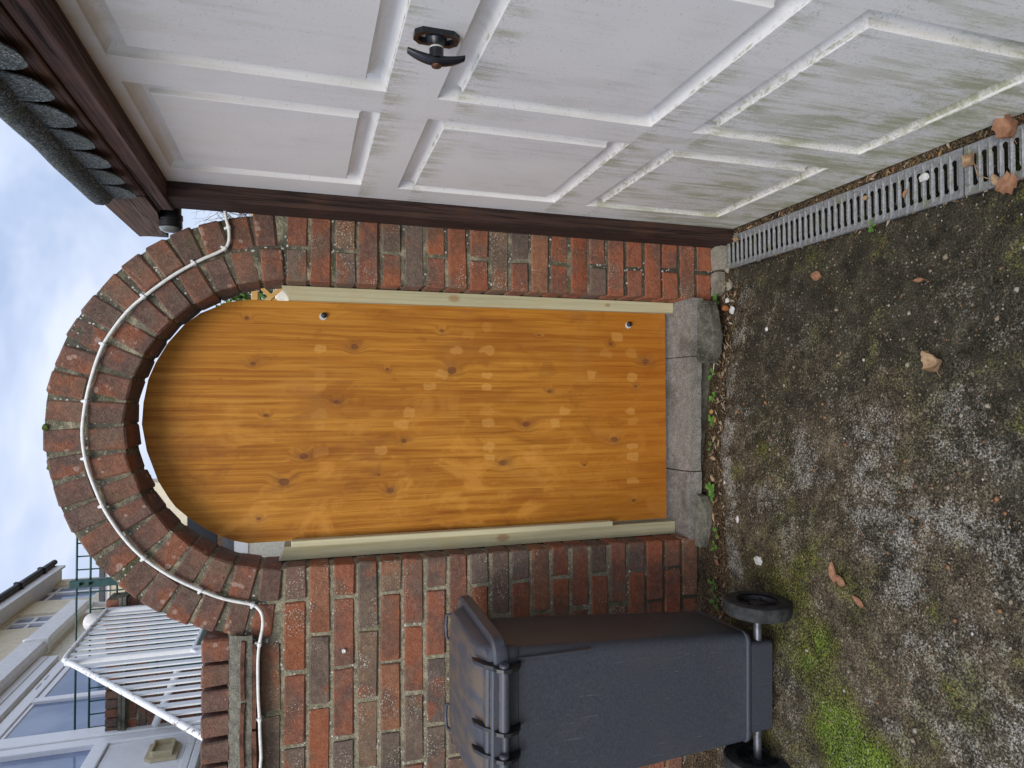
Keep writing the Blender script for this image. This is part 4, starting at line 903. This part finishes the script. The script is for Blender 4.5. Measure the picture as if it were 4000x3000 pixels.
# outbuilding with horizontal bands, seen past the arch
ob_ = empty('outbuilding', 'low cream outbuilding with grey gutter seen behind the green fence', 'building')
for (z0, z1, mt, nm, dy) in ((4.21, 4.275, 'greyband', 'gutter', -.05), (4.146, 4.208, 'white', 'fascia', -.02), (3.118, 4.144, 'cream', 'wall', 0), (2.70, 3.116, 'slate', 'window', -.0), (2.622, 2.69, 'brownband', 'board', -.02), (2.46, 2.62, 'greyband', 'roof_edge', -.03), (2.25, 2.458, 'white', 'fascia', -.02), (-.1, 2.248, 'cream2', 'wall', 0)):
    MB().quadbox((-3.3, 9+dy, z0), (-1.2, 9.6, z1)).obj(nm, MAT[mt], ob_)
for k in range(9): MB().quadbox((-3.2+.22*k, 8.994, 3.12), (-3.192+.22*k, 9.0005, 4.14)).obj('cladding_joint', MAT['soffitwhite'], ob_)
# brick parapet wall on the terrace
pw = empty('parapet_wall', 'brick parapet wall with tiled coping behind the white balustrade', 'wall')
MB().quadbox((-2.72, 4.106, 1.2), (-1.615, 4.30, 2.985)).obj('mortar', MAT['mortar'], pw)
FB = {'s': brickset(.214, .1, .064, 4, MAT['brick_far']), 'h': brickset(.1015, .1, .064, 3, MAT['brick_far']), 'r': brickset(.064, .21, .092, 4, MAT['brick_far'])}
for k in range(10):
    z = 2.79 - .075*k; x = -1.615; i = 0
    while x > -2.70:
        kind = 'h' if (i == 0 and k % 2 == 0) else 's'; L_ = .1015 if kind == 'h' else .214
        brick(rng.choice(FB[kind]), x - L_/2, 4.1, z, parent=pw); x -= L_ + .011; i += 1
for i in range(15): brick(rng.choice(FB['r']), -1.65 - .075*i, 4.085, 2.945, parent=pw)
MB().cbox((-2.72, 4.06, 2.865), (-1.60, 4.3, 2.893), .003).obj('creasing_tile', MAT['slab'], pw); MB().cbox((-2.72, 4.05, 2.834), (-1.595, 4.3, 2.860), .003).obj('creasing_tile', MAT['slab'], pw)
# balustrade
bl = empty('balustrade', 'white painted metal balustrade with a flaking sloping handrail above the garden wall', 'railing')
BX = -1.69
MB().tube([(BX, 4.06, 2.975), (BX, 3.4, 2.965), (BX, 3.0, 2.955), (BX, 2.93, 2.945), (BX, 2.87, 2.90), (BX, 2.80, 2.845), (BX, 2.2, 2.40), (BX, 1.574, 1.945), (BX, 1.0, 1.52)], .019, 12).obj('handrail', MAT['paint'], bl, 50)
MB().cbox((BX-.012, 2.86, 2.150), (BX+.012, 4.06, 2.172), .003).obj('bottom_rail', MAT['barwhite'], bl)
MB().tube([(BX, 2.86, 2.16), (BX, 1.2, .95)], .012, 8).obj('bottom_rail', MAT['barwhite'], bl, 50)
MB().cbox((BX-.018, 2.862, 2.0), (BX+.018, 2.905, 2.93), .003).obj('newel_post', MAT['barwhite'], bl)
MB().cbox((BX-.018, 4.02, 2.1), (BX+.018, 4.06, 2.965), .003).obj('newel_post', MAT['barwhite'], bl)
for k in range(9): y = 3.02 + .112*k; MB().cbox((BX-.006, y-.024, 2.17), (BX+.006, y+.024, 2.955), .002).obj('bar', MAT['barwhite'], bl)
for k in range(12): y = 2.77 - .112*k; zt = 2.82 + (y-2.77)*.727; MB().cbox((BX-.006, y-.024, zt-.78), (BX+.006, y+.024, zt), .002).obj('bar', MAT['barwhite'], bl)
# green mesh fence
fe = empty('mesh_fence', 'dark green metal mesh fence with a square post above the parapet', 'fence')
for z in (3.25, 3.148, 2.95): MB().tube([(-2.72, 4.25, z), (.2, 4.25, z)], .0085, 8).obj('rail', MAT['green'], fe, 50)
for x in [-2.717+.1095*i for i in range(10)] + [-1.584, -1.391, -1.28, -1.17, -1.06, -.95, -.84, -.73, -.62]: MB().tube([(x, 4.262, 2.70), (x, 4.262, 3.25 if x > -1.6 else 3.148)], .006, 6).obj('wire', MAT['green'], fe, 50)
MB().cbox((-1.529, 4.20, 2.5), (-1.467, 4.26, 3.292), .004).obj('post', MAT['green'], fe)
for z in (3.14, 3.21): MB().lathe([(0, .014), (-.02, .012), (-.026, 0)], (-1.497, 4.199, z), (0,1,0), 10).obj('bolt', MAT['black'], fe)
dm = empty('dome_light', 'white opal dome light on the parapet wall', 'lamp', (-1.80, 4.14, 3.0))
MB().lathe([(.0, .045), (.02, .058), (.05, .07), (.10, .073), (.135, .064), (.155, .046), (.165, .022), (.167, 0)], (0,0,0), (0,0,1), 24).obj('shade', MAT['dome'], dm, True)
MB().lathe([(-.012, 0), (-.012, .062), (.004, .06), (.004, 0)], (.0,0,.004), (0,0,1), 20).obj('base', MAT['terracotta'], dm, 40)
pp = MB().tube([(-1.98, 4.02, 2.335), (-2.225, 4.02, 2.433), (-2.663, 4.02, 2.605)], .03, 12).obj('waste_pipe', MAT['white'], None, True); tag(pp, 'white plastic waste pipe sloping across the parapet wall behind the bars', 'pipe')
tb_ = empty('storage_box', 'dark teal storage box against the parapet wall behind the bars', 'box')
MB().cbox((-2.12, 3.75, 2.09), (-1.72, 4.05, 2.54), .012).obj('body', MAT['teal'], tb_); MB().cbox((-2.135, 3.735, 2.545), (-1.705, 4.06, 2.60), .012).obj('lid', MAT['teal'], tb_)
# right side: trellis, hedge, bare tree
trl = empty('trellis_panel', 'orange stained diagonal trellis panel seen in the gap beside the gate', 'trellis', (0,0,0))
MB().cbox((.35, 1.985, 1.700), (1.15, 2.03, 1.738), .003).obj('top_rail', MAT['trellis'], trl)
for k in range(9):
    x = .30 + .13*k
    MB().prism([(0,0),(.035,0),(.62,-.60),(.585,-.60)], (x, 1.99, 1.70), (1,0,0), (0,0,1), (0,.008,0)).obj('lath', MAT['trellis'], trl)
    MB().prism([(0,0),(.035,0),(-.55,-.60),(-.585,-.60)], (x+.4, 1.999, 1.70), (1,0,0), (0,0,1), (0,.008,0)).obj('lath', MAT['trellis'], trl)
pv = MB().cbox((.2, 2.4, -.06), (1.6, 2.46, 1.62), .005).obj('garden_wall', MAT['cream2']); tag(pv, 'pale garden wall behind the orange trellis', 'wall')
def leaf_cloud(name, mat, parent, fn, n, size, seed):
    rr = random.Random(seed); m = MB()
    for i in range(n):
        p = Vector(fn(rr)); d = Vector((rr.gauss(0,1), rr.gauss(0,1), rr.gauss(0,1))).normalized(); u = d.orthogonal().normalized(); v = d.cross(u); L_ = size*rr.uniform(.6,1.3); k = len(m.v)
        m.v += [tuple(p - u*L_*.5), tuple(p + v*L_*.28 + d*L_*.08), tuple(p + u*L_*.5), tuple(p - v*L_*.28 + d*L_*.08)]; m.f += [(k,k+1,k+2),(k,k+2,k+3)]
    return link(name, m.mesh(name, mat, fix=False), parent)
hg = empty('hedge', 'bright green leafy hedge glimpsed between gate and arch', 'hedge', (0,0,0))
leaf_cloud('leaves', MAT['hedge'], hg, lambda r: (r.uniform(.52,1.25), 3.0 + r.uniform(-.3,.3), r.uniform(.6, 1.98) + .05*math.sin(r.random()*9)), 9000, .05, 3)
MB().tube([(.9, 3.0, -.06), (.92, 3.0, 1.2)], .03, 8).obj('stem', MAT['bark'], hg)
tree = empty('bare_tree', 'leafless tree with fine twigs behind the garage corner', 'tree', (0,0,0))
def branches(seed):
    rr = random.Random(seed); tm = MB(); bm_ = MB()
    def grow(p, d, L_, r, lev):
        pts = [p]; q = p.copy(); dd = d.copy(); n = 4
        for i in range(n):
            dd = (dd + Vector((rr.gauss(0,.13), rr.gauss(0,.13), rr.gauss(0,.10)+.03))).normalized(); q = q + dd*L_/n; pts.append(q.copy())
        (tm if lev < 2 else bm_).tube(pts, [lerp(r, r*.55, i/n) for i in range(n+1)], 7 if lev < 2 else 4, False)
        if lev < 5 and r > .0008:
            for k in range(4 if lev else 6):
                t = rr.randint(2, n); nd = (dd + Vector((rr.gauss(0,.65), rr.gauss(0,.65), rr.gauss(.1,.5)))).normalized(); grow(pts[t], nd, L_*rr.uniform(.55,.78), r*.5, lev+1)
    grow(Vector((2.9, 8.5, -.06)), Vector((0,0,1)), 1.35, .07, 0); return tm, bm_
tm, bm_ = branches(5); tm.obj('trunk', MAT['bark'], tree, True); bm_.obj('twigs', MAT['bark'], tree, True)

# ------------------------------------------------------------------ small things on the ground
def dead_leaf(label, x, y, z, L_, W_, rz, mat, curl=.25, seed=0, notch=0., group='fallen leaves', tilt=(0,0)):
    rr = random.Random(seed); m = MB(); nu, nv = 9, 5
    for d in (0, .0004):
        for i in range(nu+1):
            t = i/nu; wd = W_*.5*math.sin(math.pi*min(1, t**.8*.96+.03))*(1 + notch*(.5-rr.random()))
            for j in range(nv+1):
                s_ = j/nv*2-1; px = (t-.5)*L_; py = s_*wd
                m.v.append((px, py, d + curl*W_*(s_*s_*.5 + .35*math.sin(t*5+seed)*.5 + .12*rr.random()*(1 if d == 0 else 1)) + .002))
    w_ = (nu+1)*(nv+1)
    for i in range(nu):
        for j in range(nv): a = i*(nv+1)+j; m.f += [(a,a+1,a+nv+2,a+nv+1)]
    m.v = m.v[:w_]
    m.tube([(-L_*.5, 0, curl*W_*.2+.002), (-L_*.75, .002, .003)], .0008, 5)
    o = link('dead_leaf', m.mesh('dead_leaf', MAT[mat], 60), None, (x, y, z), (tilt[0], tilt[1], R(rz))); return tag(o, label, 'leaf', group)
dead_leaf('crumpled pale brown leaf lying alone mid driveway', .12, -.98, gz(.12,-.98)+.006, .055, .05, 20, 'leafpale', .9, 3, .5)
dead_leaf('flat tan leaf on the driveway near the drain', .409, -.549, gz(.41,-.55)+.003, .048, .030, 75, 'leafbrown', .2, 5)
dead_leaf('thin curled brown leaf on the dark driveway near the drain', .332, -.916, gz(.33,-.92)+.003, .034, .012, 85, 'leafbrown', .5, 8)
dead_leaf('larger of the two overlapping reddish brown leaves near the bin', -.458, -.695, gz(-.46,-.7)+.003, .060, .030, 8, 'leafbrown', .35, 11)
dead_leaf('smaller of the two overlapping reddish brown leaves near the bin', -.474, -.722, gz(-.47,-.72)+.005, .046, .026, 60, 'leafbrown', .35, 12)
dead_leaf('narrow reddish leaf lying alone closest to the bright moss', -.515, -.785, gz(-.515,-.785)+.003, .048, .020, 65, 'leafbrown', .25, 14)
dead_leaf('large square-edged tan leaf hanging over the edge of the second grate', .512, -1.135, -.079, .052, .05, 100, 'leafbrown', .15, 17, .6)
dead_leaf('pale oval leaf beside the large tan leaf on the second grate', .533, -1.108, -.079, .032, .018, 20, 'leafpale', .15, 18)
dead_leaf('curled brown leaf at the joint between the two grates', .596, -1.052, -.079, .040, .038, 40, 'leafpale', .6, 20, .5)
dead_leaf('crumpled brown leaves heap against the garage door beyond the second grate', .640, -1.145, -.080, .06, .05, 20, 'leafbrown', .8, 22, .5)
dead_leaf('small dark leaf caught in a slot of the first grate', .570, -.868, -.080, .022, .012, 150, 'leafbrown', .5, 24)
dead_leaf('pale beige leaf on the first grate next to the post foot', .618, -.140, -.080, .04, .022, 75, 'leafpale', .3, 26)
dead_leaf('tan leaf stuck to the grate middle near the door', .598, -.735, -.080, .020, .014, 80, 'leafpale', .3, 28)
dead_leaf('yellow leaf beside the spreading seedling below the step middle', -.045, -.075, -.028, .030, .022, 30, 'leafyellow', .3, 40)
dead_leaf('small yellow leaf under the step edge next to the seedling', -.02, -.045, -.034, .026, .018, 110, 'leafyellow', .3, 41)
dead_leaf('pale curled leaf in the soil below the step crack', -.19, -.085, -.012, .036, .014, 80, 'leafpale', .5, 42)
dead_leaf('buff leaf in the soil right of the bushy toothed weed', -.262, -.09, -.006, .034, .018, 50, 'leafpale', .4, 43)
dead_leaf('grey-buff strap leaf in the soil beside the pale slab', -.40, -.115, .008, .040, .012, 15, 'leafpale', .5, 44)
dead_leaf('brown leaf in the soil at the bin-side pier corner', -.56, -.13, .006, .034, .018, 65, 'leafbrown', .4, 45)
tw = MB().tube([(.5875, -1.058, -.078), (.556, -1.066, -.077), (.536, -1.098, -.078), (.528, -1.115, -.079)], .0011, 6).obj('leaf_stalk', MAT['leafpale']); tag(tw, 'thin straw stalk lying across the second grate', 'twig')
tw = MB().tube([(.267, -.092, -.045), (.22, -.085, -.042), (.17, -.06, -.035), (.12, -.042, -.040)], .0016, 6).obj('pale_twig', MAT['paper']); tag(tw, 'thin pale twig in the soil gap in front of the step', 'twig')
def scrap(label, x, y, z, sx, sy, mat, seed, name='paper_scrap', cat='litter', h=.006, group=None, rz=0):
    rr = random.Random(seed); bm = bmesh.new(); bmesh.ops.create_icosphere(bm, subdivisions=2, radius=1.)
    for v in bm.verts:
        d = 1 + .38*mnoise.noise(v.co*1.6 + Vector((seed*3.1, 0, 0))); v.co = Vector((v.co.x*d*sx, v.co.y*d*sy, v.co.z*d*h))
    me = bpy.data.meshes.new(name); bm.to_mesh(me); bm.free(); me.materials.append(MAT[mat])
    o = link(name, me, None, (x, y, z), (0,0,R(rz))); return tag(o, label, cat, group)
scrap('crumpled white scrap on the first drain grate', .597, -.923, -.078, .012, .014, 'paper', 1)
scrap('white shell-like scrap on the drive near the bin wheel', -.502, -.367, gz(-.5,-.37)+.004, .016, .024, 'paper', 2, h=.004)
scrap('white chip at the drive edge below the middle of the step', -.272, -.158, gz(-.27,-.16)+.003, .010, .007, 'paper', 3)
scrap('long white flake on the drive between the shell-like scrap and the step', -.389, -.246, gz(-.39,-.25)+.003, .016, .008, 'paper', 4)
scrap('tiny white flake on the dark drive below the mossy slab', .266, -.33, gz(.27,-.33)+.003, .008, .006, 'paper', 5)
slab('stone', slab_mesh([(.428, -.004), (.424, -.030), (.438, -.058), (.472, -.062), (.516, -.042), (.513, -.003)], -.062, .04, .006, .01), MAT['stone'], 'flat pale stone chunk at the foot of the garage-side pier', 'stone')
scrap('smaller pale stone beside the flat chunk near the drain end', .452, -.098, -.078, .018, .016, 'stone', 7, 'stone', 'stone', .012)
scrap('white pebble next to the weed by the mossy slab', .396, -.098, -.068, .010, .008, 'paper', 8, 'stone', 'stone', .009)
scrap('larger white stone by the brick fragment', .357, -.130, -.066, .014, .013, 'paper', 9, 'stone', 'stone', .010)
scrap('broken red brick fragment in the soil beside the weed', .369, -.090, -.066, .020, .011, 'terracotta', 10, 'brick_fragment', 'brick', .012, rz=70)
scrap('round pale pebble at the end of the first grate', .515, -.086, -.080, .012, .009, 'stone', 12, 'stone', 'stone', .010)
slab('stone', slab_mesh([(.524, -.003), (.521, -.066), (.556, -.071), (.611, -.066), (.6115, -.003)], -.064, .04, .006, .01), MAT['stone'], 'squarish pale concrete lump between pier and drain end', 'stone')
for i, (x, y, z, r) in enumerate(((-.047, .004, 2.150, .0075), (-.163, .006, 2.139, .006))):
    mo_ = scrap(('larger of the two moss tufts on top of the arch', 'smaller of the two moss tufts on top of the arch')[i], x, y, z, r*1.6, r, 'moss', 30+i, 'moss_tuft', 'moss', r*1.2)
def weed(label, x, y, z, n, L_, seed, up=.5):
    rr = random.Random(seed); m = MB()
    for i in range(n):
        a = 2*math.pi*i/n*1.618*2 + rr.uniform(-.3,.3); l = L_*rr.uniform(.45, .95); u = Vector((math.cos(a), math.sin(a), 0)); v = Vector((-math.sin(a), math.cos(a), 0)); e = up*rr.uniform(.5,1.4); k = len(m.v); N = 6
        for q in range(N+1):
            t = q/N; wd = l*.24*math.sin(math.pi*max(0, (t-.25)/.75))**.7 if t > .25 else l*.025
            c = u*l*t + Vector((0,0, l*e*(t - .55*t*t))); m.v += [tuple(c - v*wd + Vector((0,0,wd*.25))), tuple(c), tuple(c + v*wd + Vector((0,0,wd*.25)))]
        for q in range(N): b = k+q*3; m.f += [(b,b+1,b+4,b+3),(b+1,b+2,b+5,b+4)]
    o = link('weed', m.mesh('weed', MAT['weed'], True, False), None, (x, y, z)); return tag(o, label, 'weed', 'weeds in the soil gap')
W = [('broad-leaved weed rosette at the garage end of the step', .395, -.052, -.058, 6, .042, 1, .6), ('clover-like weed just past the mossy slab end', .122, -.045, -.040, 7, .030, 2, .7), ('small round-leaved weed in front of the step, second from the mossy slab', .038, -.055, -.035, 7, .028, 3, .7),
     ('spreading seedling beside yellow leaves below the step middle', -.055, -.055, -.030, 8, .036, 4, .6), ('tiny two-leaved seedling below the step crack', -.149, -.045, -.025, 4, .022, 5, .6), ('bushy toothed weed at the pale slab end', -.315, -.085, -.008, 12, .045, 6, .7),
     ('small weed under the pale slab corner', -.455, -.128, .006, 6, .030, 7, .6), ('pair-leaved weed at the bin-side pier corner', -.512, -.112, .008, 7, .030, 8, .6), ('bright lobed weed next to the bin wheel', -.648, -.115, .010, 9, .036, 9, .8), ('feathery weed rosette closest to the bin', -.700, -.130, .012, 10, .038, 10, .6), ('weed sprouting from the outer edge of the first grate', .511, -.755, -.082, 8, .022, 11, .7)]
for a in W: weed(*a)
def scatter_mesh(name, items, mat, label, cat):
    m = MB(); cols = []
    for (verts, faces, col) in items:
        k = len(m.v); m.v += verts; m.f += [tuple(i+k for i in f) for f in faces]; cols += [col]*len(verts)
    me = m.mesh(name, mat, True, False); at = me.color_attributes.new('tint', 'FLOAT_COLOR', 'POINT')
    at.data.foreach_set('color', np.array([(c[0],c[1],c[2],1) for c in cols], dtype=np.float32).ravel()); o = link(name, me); tag(o, label, cat, None, 'stuff'); return o
rr = random.Random(21); items = []
for i in range(900):                                    # dry leaf bits in the soil gap and along the drain
    if rr.random() < .8: x = rr.uniform(-.78, .48); y = interp(x, EDGE) + rr.uniform(-.02, .10) ; z = gz(x, interp(x, EDGE)+.05) + .011
    else: x = rr.choice([rr.gauss(.512, .006), rr.gauss(.649, .005)]); y = rr.uniform(-1.25, -.1); z = -.088
    L_ = rr.uniform(.007, .030); wd = L_*rr.uniform(.15, .38); a = rr.uniform(0, 6.28) if rr.random() < .5 else rr.gauss(0, .6); u = Vector((math.cos(a), math.sin(a), rr.gauss(0,.25))); v = Vector((-math.sin(a), math.cos(a), rr.gauss(0,.3))); p = Vector((x, y, z))
    vv = [tuple(p-u*L_*.5), tuple(p+v*wd*.5+Vector((0,0,.001))), tuple(p+u*L_*.5), tuple(p-v*wd*.5+Vector((0,0,.002))), tuple(p+Vector((0,0,-.0015)))]
    c = rr.choice([(.30,.19,.11), (.22,.12,.06), (.38,.29,.20), (.15,.075,.04), (.27,.20,.13), (.42,.34,.25), (.36,.20,.06)])
    items.append((vv, [(0,1,4),(1,2,4),(2,3,4),(3,0,4)], c))
scatter_mesh('leaf_litter', items, MAT['litter'], 'dry leaf bits littering the soil gap below the wall', 'leaf litter')
items = []
for i in range(2300):
    x = rr.uniform(-1.15, .51) if rr.random() < .6 else rr.gauss(-.15, .2); y = rr.uniform(-1.3, -.06)
    if y > interp(x, EDGE) + .05: continue
    z = gz(x, y); r = rr.uniform(.0014, .0036)*(2.3 if rr.random() < .09 else 1); p = Vector((x, y, z + r*.2)); sx, sy, sz = rr.uniform(.7,1.5)*r, rr.uniform(.7,1.3)*r, rr.uniform(.4,.8)*r; a = rr.uniform(0, 3.14); c_, s_ = math.cos(a), math.sin(a)
    vv = [tuple(p + Vector((dx*c_*sx - dy*s_*sy, dx*s_*sx + dy*c_*sy, dz*sz))) for dx, dy, dz in ((1,0,0),(0,1,0),(-1,0,0),(0,-1,0),(0,0,1),(0,0,-1))]
    c = rr.choice([(.28,.22,.15), (.20,.12,.07), (.36,.32,.26), (.16,.15,.13), (.30,.15,.07), (.25,.2,.13), (.33,.29,.22)] if rr.random() < .97 else [(.5,.5,.48)])
    items.append((vv, [(0,1,4),(1,2,4),(2,3,4),(3,0,4),(1,0,5),(2,1,5),(3,2,5),(0,3,5)], c))
scatter_mesh('drive_grit', items, MAT['grit'], 'small loose grit scattered over the concrete driveway', 'grit')
